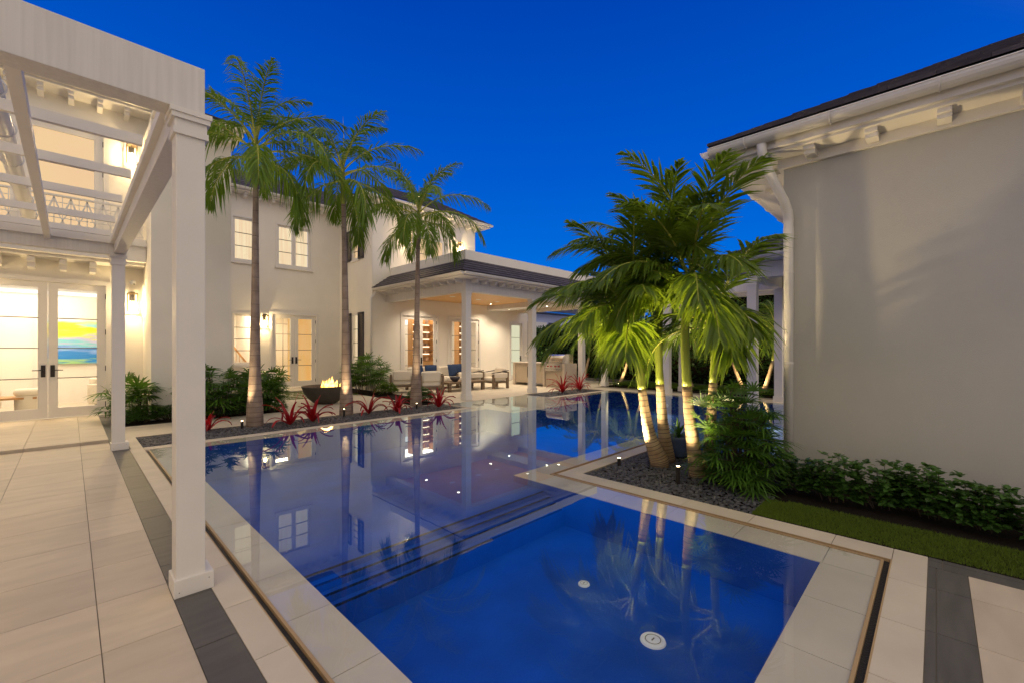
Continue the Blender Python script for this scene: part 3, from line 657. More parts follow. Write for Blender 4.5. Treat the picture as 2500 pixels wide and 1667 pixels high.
def shelves(x0,x1,y):
    k=MB(); k.box(x0,x1,y+.3,y+.33,.06,2.8); k.box(x0-.03,x0,y,y+.33,.06,2.8); k.box(x1,x1+.03,y,y+.33,.06,2.8); k.box(x0,x1,y,y+.3,.06,.95)
    for i in range(6): k.box(x0,x1,y,y+.3,.97+i*.30,.99+i*.30)
    s=k.obj('bookshelf',OAKI,H)
    k=MB()
    for i in range(1,7): k.box(x0+.05,x1-.02,y+.26,y+.29,.94+i*.30,.962+i*.30)
    k.obj('light_strip',STRIP,s)
    k=MB()
    for i in range(6):
        for q in range(3): xx=x0+.08+ru(0,.2)+q*.25; k.box(xx,xx+ru(.04,.12),y+.05,y+.2,.995+i*.3,1.0+i*.3+ru(.06,.2))
    k.obj('shelf_ornament',mat('ornament',(.35,.22,.15),.6,island=.6),s)
shelves(9.75,10.75,15.2); shelves(12.0,12.55,15.0)
k=MB(); k.box(11.3,12.4,16.6,16.7,1.2,2.3); part(k,'television',DARK)
k=MB(); k.box(11.2,12.5,16.72,16.8,.1,2.9); part(k,'marble_panel',mat('marble',(.6,.55,.48),.3,var=.5,vscale=4))
lamp('POINT',(9.8,13.9+1.2,5.4),30,(1,.75,.48),.2,parent=H,name='room_light')
room('bed',8.3,11.7,14.3,17,3.74,6.4,WHITEI)
k=MB(); k.box(9.1,10.45,14.14,14.15,3.8,5.75); part(k,'roller_shade',SHADE)
# ---------------- things inside the left room ----------------
o=root('painting',(.55,15.94,1.62),'wide abstract painting of yellow over blue bands on the white living room wall','painting')
k=MB(); k.box(-.45,1.08,15.93,15.985,1.08,2.16); k.obj('canvas',ART,o)
def soft(nm,x,y,z,sx,sy,sz,label,cat,m=FABRIC,legs=True,rot=0):
    o=root(nm,(x,y,z),label,cat,world=False,rot=rot)
    k=MB(); k.cbox(-sx/2,sx/2,-sy/2,sy/2,.08,sz*.6,.04); k.obj('seat',m,o,smooth=False)
    k=MB(); k.cbox(-sx/2,sx/2,sy/2-.18,sy/2,.08,sz,.04); k.obj('backrest',m,o)
    for s in(-1,1): k=MB(); k.cbox(s*sx/2-.07,s*sx/2+.07,-sy/2,sy/2,.08,sz*.8,.03); k.obj('armrest',m,o)
    k=MB()
    for a in(-1,1):
        for b in(-1,1): k.box(a*(sx/2-.1)-.02,a*(sx/2-.1)+.02,b*(sy/2-.1)-.02,b*(sy/2-.1)+.02,0,.08)
    k.obj('feet',DARK,o); return o
soft('armchair',.85,14.6,.06,.8,.8,.72,'cream armchair at the right edge of the left living room','armchair',rot=R(60))
soft('sofa',-1.6,14.0,.06,1.6,.8,.62,'low cream sofa behind the leftmost glass door','sofa',rot=R(-100))
def roundpouf(x,y,label):
    o=root('ottoman',(x,y,.06),label,'ottoman',world=False); k=MB(); k.lathe([(0,.0),(.19,.0),(.21,.03),(.21,.38),(.19,.41)],n=24); k.obj('body',FABRIC,o,smooth=True); k=MB(); k.lathe([(0,.41),(.2,.41),(.225,.45),(.225,.5),(.19,.55),(0,.56)],n=24); k.obj('cushion',FABRIC,o,smooth=True)
roundpouf(-.62,13.9,'round cream ottoman behind the left leaf of the living room door')
o=root('coffee_table',(-.95,14.0,.06),'low wooden coffee table in the left living room','coffee table',world=False)
k=MB(); k.box(-.45,.45,-.3,.3,.34,.38); k.obj('tabletop',OAKI,o); 
for a in(-.35,.35): k=MB(); k.box(a-.03,a+.03,-.25,.25,0,.34); k.obj('leg',OAKI,o)
# ================= LANTERNS =================
def lantern(x,y,z,label,pw=105):
    o=root('wall_lantern',(x,y,z),label,'wall lantern',group='glass lanterns on the villa walls')
    k=MB(); k.box(x-.05,x+.05,y-.012,y,z-.02,z+.24); k.box(x-.014,x+.014,y-.1,y-.01,z+.19,z+.215); k.obj('backplate',DARK,o)
    k=MB(); a,b,c,d,zb_,zt=x-.085,x+.085,y-.2,y-.04,z-.19,z+.19; t=.007
    for px in(a,b):
        for py in(c,d): k.box(px-t,px+t,py-t,py+t,zb_,zt)
    for zz in(zb_,zt):
        for py in(c,d): k.box(a-t,b+t,py-t,py+t,zz-t,zz+t)
        for px in(a,b): k.box(px-t,px+t,c,d,zz-t,zz+t)
    k.box(a,b,c,d,zt+t,zt+.02); k.box(x-.035,x+.035,y-.155,y-.085,zt+.02,zt+.045); k.obj('frame',mat('brass_frame',(.20,.14,.07),.4,metal=.6) if 'brass_frame' not in bpy.data.materials else bpy.data.materials['brass_frame'],o)
    k=MB(); k.box(a,b,c,c+.002,zb_,zt); k.box(a,b,d-.002,d,zb_,zt); k.box(a,a+.002,c,d,zb_,zt); k.box(b-.002,b,c,d,zb_,zt); k.obj('glass',GLASS,o)
    k=MB()
    for q in(-1,0,1): k.lathe([(.004,z-.13),(.012,z-.10),(.014,z-.04),(.010,z+.0),(.003,z+.03)],x+q*.035,y-.12+abs(q)*.02,8)
    k.obj('bulb',LAMP,o); k=MB(); k.tube([(x,y-.12,zt),(x,y-.12,z+.03)],.008,6); k.obj('stem',DARK,o)
    lamp('POINT',(x,y-.12,z-.06),pw,(1,.72,.36),.03,parent=o)
lantern(.965,12.8,2.47,'lit lantern beside the left french doors, under the white camera',130)
lantern(-1.62,12.8,2.47,'added unseen lantern left of the left french doors, warming the pergola',150)  # added lamp out of view, warms the pergola from below
lantern(-3.0,4.6,2.1,'added unseen lantern on the left wing wall, warming pergola and patio',130)  # made-up lamp, throws warm light on pergola and patio from the left
lantern(-3.0,1.2,2.1,'added unseen lantern on the left wing wall behind the viewer, warming the patio',120)  # made-up lamp, second warm fill from the left
lantern(-2.3,12.8,5.74,'added unseen lantern left of the upper balcony doors')  # added out of view, mirrors the lantern across the doors
lantern(.95,12.8,5.74,'lit lantern beside the upper left balcony doors above the pergola slats')
lantern(4.70,16.6,2.40,'lit lantern left of the hall french doors behind the nearest tall palm')
lantern(8.69,14.0,5.58,'lit upstairs lantern left of the terrace doors, behind palm fronds')
lantern(11.15,14.0,5.58,'lit upstairs lantern right of the terrace doors near the house corner')
o=root('security_camera',(.97,12.78,2.9),'small white dome security camera above the lower left lantern','camera')
k=MB(); k.tube([(.97,12.8,2.92),(.97,12.7,2.92)],.05,14); k.obj('mount',WHP,o); k=MB(); k.lathe([(.0,2.85),(.03,2.855),(.05,2.88),(.052,2.92),(.04,2.95),(0,2.96)],.97,12.68,14); k.obj('housing',WHP,o,smooth=True); k=MB(); k.tube([(.985,12.635,2.875),(.99,12.62,2.87)],.016,10); k.obj('lens',DARK,o)
# ================= PERGOLA =================
P_=root('pergola',(.5,6,0),'white timber pergola with square columns and slats over the left patio','pergola')
for x,y,zt in((.42,3.15,2.86),(.405,8.40,2.81)):
    k=MB(); k.box(x+.012,x+.155,y+.02,y+.165,0,zt); c=k.obj('column',PAINT,P_,bevel=.004)
    k=MB(); k.box(x,x+.195,y,y+.195,0,.105); k.obj('column_base',PAINT,c,bevel=.004)
    for i in(0,1): 
        k=MB(); xs=x+.025+i*.145; k.tube([(xs,y-.001,.03+.04*i),(xs,y+.002,.03+.04*i)],.003,8); k.obj('screw',MUNT,c)
    k=MB(); k.box(x-.002,x+.169,y+.006,y+.179,zt-.15,zt-.115); k.box(x+.005,x+.162,y+.013,y+.172,zt-.115,zt-.06); k.box(x-.010,x+.177,y-.002,y+.187,zt-.06,zt-.03); k.box(x-.018,x+.185,y-.010,y+.195,zt-.03,zt-.001); k.obj('capital',PAINT,c)
k=MB(); k.box(-5,.572,3.165,3.32,2.862,3.14); k.obj('beam',BOARD,P_,bevel=.004)
k=MB(); k.box(.44,.565,3.32,8.42,2.82,3.10); k.obj('beam',BOARD,P_,bevel=.004); k=MB(); k.box(-5,.575,8.42,8.56,2.80,3.095); k.obj('beam',BOARD,P_)
k=MB(); k.box(-5,.44,8.385,8.42,2.95,3.06); k.box(.40,.44,3.33,8.385,2.95,3.02); k.obj('ledger',PAINT,P_)
for y in(4.35,5.25,6.2,7.25,8.15):
    k=MB(); k.box(-5,.39,y,y+.04,3.01,3.085); k.obj('slat',PAINT,P_)
for x in(-.24,-1.8): k=MB(); k.box(x,x+.06,3.33,8.38,2.9,2.98); k.obj('purlin',PAINT,P_)
# ================= POOL HOUSE (right) =================
Q=root('pool_house',(6.5,0,0),'pale grey stucco pool house wall with slate roof, white gutter and downspout at the right','building')
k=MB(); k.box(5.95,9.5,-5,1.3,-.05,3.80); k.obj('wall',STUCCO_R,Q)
k=MB(); k.box(5.62,5.949,-5,1.3,3.69,3.76); k.box(5.62,9.5,1.3,1.86,3.691,3.761); k.obj('soffit',PAINT,Q)
k=MB(); k.box(5.90,5.9495,-5,1.30,3.58,3.69); k.box(5.9,9.5,1.301,1.35,3.58,3.69); k.obj('frieze',PAINT,Q)
k=MB(); corbels(k,'x',5.91,.24,-4.8,1.0,.55,3.69,w=.10,h=.08)
for x in(6.2,6.9,7.6,8.3,9.0): k.box(x-.05,x+.05,1.35,1.72,3.65,3.69); k.box(x-.051,x+.051,1.35,1.66,3.61,3.65)
splitparts(k,'rafter_tail',PAINT,Q,2)
k=MB(); k.box(5.56,5.62,-5,1.92,3.72,3.88); k.box(5.62,9.5,1.86,1.92,3.721,3.881); k.obj('fascia',PAINT,Q)
gutter(Q,(5.48,1.98,3.86),(5.48,-5,3.86),.085,.8); gutter(Q,(9.5,2.0,3.86),(5.46,2.0,3.86),.085,.8)
rf=MB(); roof_slope(rf,(5.46,2.0,3.92),(5.46,-5,3.92),(8.2,-5,5.3),(8.2,-.7,5.3),11,.035,.33); roof_slope(rf,(9.5,2.0,3.92),(5.46,2.0,3.92),(8.2,-.7,5.3),(9.5,-.7,5.3),11,.035,.33); rf.obj('roof',SLATE,Q)
k=MB(); k.tube([(5.50,1.42,3.78),(5.53,1.42,3.68),(5.56,1.41,3.60),(5.62,1.38,3.50),(5.78,1.26,3.16),(5.85,1.235,3.04),(5.86,1.23,2.94),(5.86,1.23,0)],.05,16); d=k.obj('downspout',METALW,Q,smooth=True)
k=MB()
P2=[Vector(p) for p in((5.53,1.42,3.68),(5.56,1.41,3.60),(5.62,1.38,3.50),(5.78,1.26,3.16),(5.85,1.235,3.04),(5.86,1.23,2.94))]
for i in range(14):
    t=i/13; a,b_,tt=(P2[0],P2[1],t/.5) if t<.5 else (P2[1],P2[2],(t-.5)/.5); p=a.lerp(b_,tt); dd=(b_-a).normalized()*.004; k.tube([p-dd,p+dd],.053,16)
for i in range(14):
    t=i/13; a,b_,tt=(P2[3],P2[4],t/.5) if t<.5 else (P2[4],P2[5],(t-.5)/.5); p=a.lerp(b_,tt); dd=(b_-a).normalized()*.004; k.tube([p-dd,p+dd],.053,16)
k.tube([(5.86,1.23,2.86),(5.86,1.23,2.72)],.0545,16); k.tube([(5.86,1.23,2.35),(5.86,1.23,2.33)],.0545,16); k.tube([(5.86,1.23,1.3),(5.86,1.23,1.28)],.0545,16)
k.obj('pipe_joint',METALW,d)
# ================= FAR PAVILION / COLONNADE =================
V=root('covered_walkway',(14.5,5,0),'white colonnade with slate roof along the far end of the pool','colonnade')
for x,y,b_ in((14.85,9.4,.2),(13.7,6.3,.2),(11.3,3.1,.2),(14.9,3.2,.2),(14.9,6.3,.2),(13.7,3.1,.2)):
    k=MB(); k.box(x-.1,x+.1,y-.1,y+.1,0,3.1); c=k.obj('column',PAINT,V,bevel=.005); k=MB(); k.box(x-.12,x+.12,y-.12,y+.12,0,.16); k.obj('column_base',PAINT,c); k=MB(); k.box(x-.112,x+.112,y-.112,y+.112,2.94,2.97); k.box(x-.12,x+.12,y-.12,y+.12,3.02,3.099); k.obj('capital',PAINT,c)
k=MB(); k.box(14.78,15.0,-3,9.55,3.1,3.45); k.box(13.6,13.8,3.0,6.4,3.1,3.45); k.box(11.2,14.78,3.0,3.2,3.1,3.449); k.box(11.2,11.4,-3,3.0,3.1,3.448); k.obj('beam',BOARD,V)
k=MB(); k.box(10.8,14.78,-3,3.0,3.46,3.52); k.box(10.799,11.2,3.0,3.5,3.461,3.521); k.box(11.2,15.4,3.2,3.6,3.462,3.52); k.box(14.3,15.5,3.6,9.5,3.463,3.521); k.obj('soffit',PAINT,V)
gutter(V,(10.75,3.55,3.56),(10.75,-3,3.56)); gutter(V,(14.25,3.6,3.56),(10.7,3.6,3.56))
rf=MB(); roof_slope(rf,(10.7,3.6,3.6),(10.7,-3,3.6),(12.9,-3,4.7),(12.9,1.6,4.7),9); roof_slope(rf,(15.5,3.6,3.6),(10.7,3.6,3.6),(12.9,1.6,4.7),(13.6,1.6,4.7),9); roof_slope(rf,(14.25,9.4,3.6),(14.25,3.6,3.6),(14.9,3.6,3.95),(14.9,9.4,3.95),3); rf.obj('roof',SLATE,V)
lamp('SPOT',(13.2,1.2,3.4),200,(1,.8,.56),.06,spot=140,parent=V,target=(13.2,1.2,0),name='ceiling_light'); lamp('SPOT',(12.6,4.2,.3),0.01,(1,.8,.5),.05,spot=120,parent=V,target=(14,6,3),name='ceiling_light')
# neighbour's house beyond the hedge
B_=root('neighbour_house',(30,30,0),'pale neighbouring house with dark shutters beyond the hedge','house')
k=MB(); k.box(24,40,24,34,0,4.6); k.obj('wall',GREYW,B_); k=MB(); k.box(23.9,24,25.6,26.3,2.2,3.7); k.box(25.6,26.4,23.9,24,2.2,3.7); k.box(29,30,23.9,24,2.2,3.7); k.obj('shutter',SHUT,B_)
k=MB(); k.box(27.2,28.6,23.85,24,2.2,3.7); k.obj('window',TRIM,B_); rf=MB(); roof_slope(rf,(23.4,23.4,4.6),(40.6,23.4,4.6),(37,29,6.5),(29,29,6.5),8); roof_slope(rf,(23.4,34,4.6),(23.4,23.4,4.6),(29,29,6.5),(29,29.2,6.5),8); rf.obj('roof',SLATE,B_)
k=MB(); k.bar((24,23.2,4.35),(31,23.2,4.35),.12,.1); k.bar((26,22.9,4.25),(26,23.9,4.25),.1,.1); k.obj('awning_beam',DARK,B_)
k=MB(); k.box(17,60,21.5,21.6,0,2.0); k.obj('garden_wall',GREYW,kind=None,label='blue grey garden wall behind the lit hedge',category='wall')
# ================= PLANTS =================
def leaflet(mb,p,d,side_n,L,w,droop,seg=3,fold=0):
    """tapering strap leaf from p along d, width along side_n, bending down"""
    p=Vector(p); d=Vector(d).normalized(); b=len(mb.v); prof=(.35,1,.8,0) if seg==3 else (.4,.9,1,.7,0)
    for i in range(seg+1):
        t=i/seg; q=p+d*(L*t)-Vector((0,0,droop*L*t*t)); ww=w*prof[i]/2
        if i==seg: mb.v.append(tuple(q))
        else: mb.v.append(tuple(q-side_n*ww)); mb.v.append(tuple(q+side_n*ww))
    for i in range(seg-1): k=b+2*i; mb.f.append((k,k+1,k+3,k+2))
    k=b+2*(seg-1); mb.f.append((k,k+1,k+2))
def frond(lf,rc,base,az,el,L,bend,n=26,ll=.45,lw=.03,droop=.5,rr=.012,bare=.16,ang=55,plum=0,twist=0):
    base=Vector(base); d=Vector((math.cos(az)*math.cos(el),math.sin(az)*math.cos(el),math.sin(el))); h=Vector((math.cos(az),math.sin(az),0)); side=Vector((-math.sin(az),math.cos(az),0))
    pts=[]; p=base.copy(); m=14; e=el
    for i in range(m+1):
        pts.append(p.copy()); e2=e-bend*(i/m)**1.2; dd=h*math.cos(e2)+Vector((0,0,math.sin(e2))); p=p+dd*(L/m)
    rc.tube(pts,[rr*(1-.85*i/m)+.001 for i in range(m+1)],5)
    for k in range(n):
        t=bare+(1-bare)*(k+ru(0,.6))/n; x=t*m; i=min(int(x),m-1); q=pts[i].lerp(pts[i+1],x-i); dd=(pts[i+1]-pts[i]).normalized(); up=side.cross(dd).normalized()
        if up.z<0: up=-up
        ln=ll*(math.sin(PI*min(1,(t*.82+.16)))**.6)*ru(.85,1.1)*(1 if t<.9 else .8)
        for s in(-1,1):
            a=R(ang*(1-.55*t))+ru(-.1,.1); tw=twist+ru(-.15,.15)+plum*ru(-1,1)
            sv=side*s*math.cos(tw)+up*math.sin(tw+.12)
            dv=(dd*math.cos(a)+sv*math.sin(a)).normalized(); wn_=dv.cross(up).normalized()*1.0
            wn_=(wn_*.8+up*ru(-.5,.5)).normalized()
            leaflet(lf,q,dv,wn_,ln,lw,droop*ru(.6,1.3))
def trunk_obj(nm,path,rs,m,par,rings=None,n=20,ringr=1.03):
    k=MB(); k.tube(path,rs,n); o=k.obj(nm,m,par,smooth=True)
    if rings:
        q=MB(); P=[Vector(p) for p in path]
        for t in rings:
            x=t*(len(P)-1); i=min(int(x),len(P)-2); f=x-i; c=P[i].lerp(P[i+1],f); r=rs[i]*(1-f)+rs[i+1]*f; d=(P[i+1]-P[i]).normalized()*.004
            q.tube([c-d,c+d],[r*ringr]*2,n,cap=False)
        q.obj('growth_ring',TR_D,o,smooth=True,kind='stuff')
    return o
def interp(path,rs,m):
    P=[Vector(p) for p in path]; out=[];ro=[]
    for i in range(len(P)-1):
        p0=P[max(i-1,0)];p1=P[i];p2=P[i+1];p3=P[min(i+2,len(P)-1)]
        for k in range(m):
            t=k/m; out.append(.5*((2*p1)+(p2-p0)*t+(2*p0-5*p1+4*p2-p3)*t*t+(3*p1-p0-3*p2+p3)*t**3)); ro.append(rs[i]*(1-t)+rs[i+1]*t)
    out.append(P[-1]); ro.append(rs[-1]); return out,ro
# three tall palms on the gravel strip
def tall_palm(x,y,hc,L,lean,label,nf,seed,spear):
    random.seed(seed)
    o=root('royal_palm',(x,y,0),label,'palm tree',group='tall palms along the gravel strip')
    top=Vector((x+lean[0],y+lean[1],hc))
    path,rs=interp([(x,y,-.03),(x,y,.35),(x+lean[0]*.1,y+lean[1]*.1,1.0),(x+lean[0]*.3,y+lean[1]*.3,hc*.45),(x+lean[0]*.6,y+lean[1]*.6,hc*.75),tuple(top)],[.15,.14,.098,.07,.052,.043],8)
    trunk_obj('trunk',path,rs,TR_G,o,rings=[.03+.93*(i/26)**.9 for i in range(26)],ringr=1.012)
    st=top-Vector((0,0,.0)); cs=[(tuple(st+Vector((0,0,z)))) for z in(-.55,-.4,-.1,.35,.6)]
    trunk_obj('crownshaft',cs,[.044,.054,.052,.034,.016],SHAFT,o)
    lf=MB(); rc=MB(); b=top+Vector((0,0,.3))
    for i in range(nf):
        az=i*2.399+ru(-.25,.25); f=i/(nf-1); el=R(80-88*f+ru(-6,6)); LL=L*ru(.9,1.08)*(.85+.3*math.sin(PI*f)); bb=Vector(b)-Vector((0,0,.38*f))
        frond(lf,rc,bb,az,el,LL,R(78+30*f+ru(-12,12)),n=56,ll=.44,lw=.027,droop=.5+.45*f,rr=.02,plum=.55,ang=60)
    p=b; rc.tube([tuple(p),tuple(p+Vector((.02,0,spear*.6))),tuple(p+Vector((.0,0,spear)))],[.014,.008,.001],5)
    rc.obj('leaf_stem',RACH,o,smooth=True,kind='stuff'); lf.obj('crown',LEAF,o); return o
tall_palm(2.47,9.3,5.15,1.9,(.02,.0),'tallest feathery palm nearest the white pergola column, lantern behind its trunk',19,3,.7)
tall_palm(4.33,9.44,5.2,1.9,(-.1,-.05),'middle tall feathery palm rising beside the fire bowl',17,11,1.1)
tall_palm(6.22,9.55,4.8,1.85,(.12,.05),'shortest of the tall feathery palms, in front of the loggia sofa',16,21,.6)
# clump of ringed palms at the right
def ring_palm(path,rs,crown,crownz,L,nf,label,seed,azr=None,shaft=.7,upb=0):
    random.seed(seed); x,y,_=path[0]
    o=root('ringed_palm',(x,y,0),label,'palm tree',group='ringed palms in the pebble bed')
    P,Rr=interp(path,rs,8); n=len(P); cut=int(n*(1-shaft))
    trunk_obj('trunk',P[:cut+1],Rr[:cut+1],TR_R,o,rings=[i/24+ru(-.006,.006) for i in range(2,24)],ringr=1.035)
    trunk_obj('crownshaft',P[cut:],[r*1.04 for r in Rr[cut:]],SHAFT,o)
    lf=MB(); rc=MB(); top=P[-1]
    for i in range(nf):
        f=i/(nf-1); az=(azr[i%len(azr)] if azr else i*2.399)+ru(-.22,.22); el=R(84-66*f**.8+ru(-7,7)+upb)
        frond(lf,rc,top-Vector((0,0,.22*f)),az,el,1.07*L*ru(.85,1.1)*(1-.15*f),R(72+28*f+ru(-14,14)),n=40,ll=.50,lw=.030,droop=.30+.35*f,rr=.017,ang=50,bare=.22)
    rc.obj('leaf_stem',RACH,o,smooth=True,kind='stuff'); lf.obj('crown',LEAFR,o); return o
def onray(px,py,d):
    a=(px-1250)/1057; z=1.45-(py-852)/1057*d; s_,c_=math.sin(R(45.58)),math.cos(R(45.58)); return (d*(s_+a*c_),d*(c_-a*s_),z)
AZ=[R(a) for a in(150,215,100,235,185,70,220,125,75,170,228,90,200,110)]
ring_palm([(5.2,2.49,-.03),(5.19,2.5,.07),(5.12,2.57,.33),(5.07,2.61,.62),(5.03,2.66,1.06),(4.98,2.7,1.42),(4.96,2.73,1.85)],[.118,.115,.078,.062,.046,.05,.030],None,0,1.4,14,'left trunk of the ringed palm clump, leaning left with a lime green shaft',5,azr=[R(a) for a in(140,200,60,235,165,100,120,225,40,180,150)],shaft=.38)
ring_palm([(5.48,2.51,-.03),(5.47,2.52,.07),(5.43,2.56,.51),(5.4,2.59,1.16),(5.39,2.6,1.75),(5.41,2.58,2.3)],[.10,.095,.068,.046,.05,.03],None,0,1.55,20,'rear ringed palm, second trunk from the left, half hidden by the leaning one',8,azr=AZ,shaft=.45)
ring_palm([(5.09,1.98,-.03),(5.08,1.98,.06),(5.03,2.04,.62),(5.0,2.07,1.16),(4.99,2.08,1.69),(5.03,2.03,2.2)],[.102,.092,.062,.050,.045,.03],None,0,1.55,17,'bright lit ringed palm nearest the viewer with a banded pale trunk',13,azr=AZ,shaft=.46)
ring_palm([(5.3,1.93,-.03),(5.3,1.93,.05),(5.33,1.91,.6),(5.35,1.89,1.12),(5.37,1.87,1.6),(5.37,1.87,1.9)],[.09,.085,.058,.043,.044,.03],None,0,1.3,13,'dark right hand ringed palm beside the large lady palm bush',19,azr=[R(a) for a in(70,95,110,60,225,80,130,150,210,95,200)],shaft=.42)
# fan leaved bushes
def fan(lf,p,d,n,L,w,droop,spread=150):
    d=Vector(d).normalized(); up=Vector((0,0,1)); s=d.cross(up)
    s=s.normalized() if s.length>.05 else Vector((1,0,0)); u=s.cross(d).normalized()
    for i in range(n):
        a=R(spread)*(i/(n-1)-.5)+ru(-.06,.06); dv=(d*math.cos(a)+s*math.sin(a)+u*.12).normalized(); sn=(s*math.cos(a)-d*math.sin(a)).normalized()
        leaflet(lf,p,dv,sn,L*ru(.85,1.1)*(.8+.2*math.cos(a)),w,droop*ru(.6,1.4),4)
def lady_palm(cx,cy,rx,ry,h,nst,nf,L,label,seed,m=LEAF2,w=.032,nl=8,hmin=.25):
    random.seed(seed); o=root('lady_palm',(cx,cy,0),label,'shrub',group='fan leaved lady palm bushes')
    lf=MB(); st=MB()
    for i in range(nst):
        a=ru(0,2*PI); r=math.sqrt(rnd()); x=cx+rx*r*math.cos(a); y=cy+ry*r*math.sin(a); hh=h*ru(.55,1)*(1-.28*r*r); ox,oy=(x-cx)*.35,(y-cy)*.35
        st.tube([(x*.6+cx*.4,y*.6+cy*.4,0),(x,y,hh*.6),(x+ox,y+oy,hh*.95)],[.008,.007,.004],5)
        for k in range(nf):
            t=hmin+(1-hmin)*(k+rnd())/nf; az=a+ru(-1.9,1.9); el=ru(-.25,.9)*(.5+t); b=Vector((x+ox*t,y+oy*t,hh*t)); d=Vector((math.cos(az)*math.cos(el),math.sin(az)*math.cos(el),math.sin(el))); q=b+d*ru(.08,.2)
            st.tube([tuple(b),tuple(q)],[.004,.003],4,cap=False); fan(lf,q,d,nl,L*ru(.8,1.15),w,ru(.15,.6))
    st.obj('stems',STEM,o,kind='stuff'); lf.obj('foliage',m,o); return o
lady_palm(5.02,1.56,.17,.22,1.10,30,9,.24,'large dark fan leaved bush against the downspout at right',31,w=.018,nl=10,hmin=.03)
lady_palm(1.0,11.75,.42,.45,1.05,16,7,.34,'bush of fan shaped leaves between the two pergola columns',32)
lady_palm(2.25,11.0,.40,.35,1.15,18,7,.34,'fan leaved bush just right of the big pergola column',33)
lady_palm(3.15,11.5,.52,.45,1.15,22,7,.34,'fan leaved bush behind the tallest palm trunk, left of the hall doors',34)
lady_palm(6.85,13.5,.60,.60,1.15,26,7,.34,'round fan leaved bush behind the fire bowl beside the shutters',35)
# low leafy shrubs
def cluster(lf,p,n,L,w,up=.4):
    p=Vector(p)
    a0=ru(0,6)
    for i in range(n):
        a=a0+i*2.399; e=ru(-.1,.9)*up*2; d=Vector((math.cos(a)*math.cos(e),math.sin(a)*math.cos(e),math.sin(e))); s=d.cross(Vector((0,0,1))).normalized(); s=(s+Vector((0,0,ru(-.4,.4)))).normalized(); l=L*ru(.7,1.15)
        b=len(lf.v); nrm=s.cross(d); 
        for t,ww in((0,.0),(.3,.8),(.65,1),(1,0)):
            q=p+d*l*t-Vector((0,0,.25*l*t*t))
            if ww==0: lf.v.append(tuple(q))
            else: lf.v.append(tuple(q-s*w*ww/2+nrm*.004)); lf.v.append(tuple(q)); lf.v.append(tuple(q+s*w*ww/2+nrm*.004))
        lf.f+=[(b,b+1,b+2),(b,b+2,b+3),(b+1,b+4,b+5,b+2),(b+2,b+5,b+6,b+3),(b+4,b+7,b+5),(b+5,b+7,b+6)]
def low_shrub(nm,cx,cy,rx,ry,h,n,L,w,label,seed,m=LEAF3,group=None,cat='shrub'):
    random.seed(seed); o=root(nm,(cx,cy,0),label,cat,group=group); lf=MB(); st=MB()
    for i in range(n):
        a=ru(0,2*PI); r=math.sqrt(rnd()); x=cx+rx*r*math.cos(a); y=cy+ry*r*math.sin(a); z=h*math.sqrt(max(.03,1-r*r*.9))*ru(.35,1)+.01
        cluster(lf,(x,y,z),5,L,w)
        if i%6==0: st.tube([(cx+(x-cx)*.5,cy+(y-cy)*.5,0),(x,y,z)],[.006,.003],4,cap=False)
    st.obj('stems',STEM,o,kind='stuff'); lf.obj('foliage',m,o); return o
gl='low glossy shrubs in front of the fan leaved bushes'
for i,(x,y,rx,ry,h,lb) in enumerate([(.92,11.2,.30,.25,.30,'low glossy shrub between the pergola columns'),(1.5,11.2,.4,.28,.34,'low glossy shrub mostly behind the big pergola column'),(2.15,11.02,.42,.28,.36,'low glossy shrub left of the tallest palm trunk'),(2.75,11.0,.40,.28,.36,'low glossy shrub behind the tallest palm trunk'),(3.25,11.05,.36,.28,.36,'low glossy shrub right of the tallest palm trunk')]):
    low_shrub('low_shrub',x,y,rx,ry,h,330,.055,.026,lb,40+i,group=gl)
low_shrub('low_shrub',7.1,12.6,.40,.30,.40,330,.07,.03,'low shrub under the outlet at the loggia corner',50,m=LEAFL)
low_shrub('low_shrub',6.75,10.15,.42,.34,.42,420,.07,.03,'round small leaved shrub behind the shortest tall palm trunk',51)
low_shrub('low_shrub',.66,12.0,.12,.3,.6,90,.07,.04,'thin climbing shrub beside the left french door frame',52,m=LEAF3)
gf='young ficus shrubs along the pool house wall'
lbs=['ficus shrub at the foot of the downspout','ficus shrub second from the downspout','ficus shrub third from the downspout, tallest of the row','ficus shrub in the middle right of the row','ficus shrub second from the right frame edge','ficus shrub cut by the right frame edge','small ficus shrub filling the gap after the third one']
for i,(x,y,r,h) in enumerate([(5.25,1.02,.17,.36),(5.15,.72,.18,.42),(5.22,.38,.20,.40),(5.2,.02,.18,.42),(5.15,-.28,.16,.36),(5.15,-.62,.2,.42),(5.32,.2,.14,.3)]):
    random.seed(60+i); o=root('ficus_shrub',(x,y,0),lbs[i],'shrub',group=gf); lf=MB(); st=MB()
    for q in range(34):
        a=ru(0,2*PI); rr=1.15*r*math.sqrt(rnd()); tx,ty=x+rr*math.cos(a),y+rr*math.sin(a); hh=h*ru(.5,1)
        if q%3==0: st.tube([(x+rr*.5*math.cos(a+.6),y+rr*.5*math.sin(a+.6),0),(tx,ty,hh)],[.003,.002],5,cap=False)
        for z in range(4): cluster(lf,(tx-(tx-x)*.05*z+ru(-.02,.02),ty-(ty-y)*.05*z+ru(-.02,.02),hh*(1-.25*z)),7,.070,.040,.5)
    st.obj('stems',STEM,o,kind='stuff'); lf.obj('foliage',LEAF3,o)
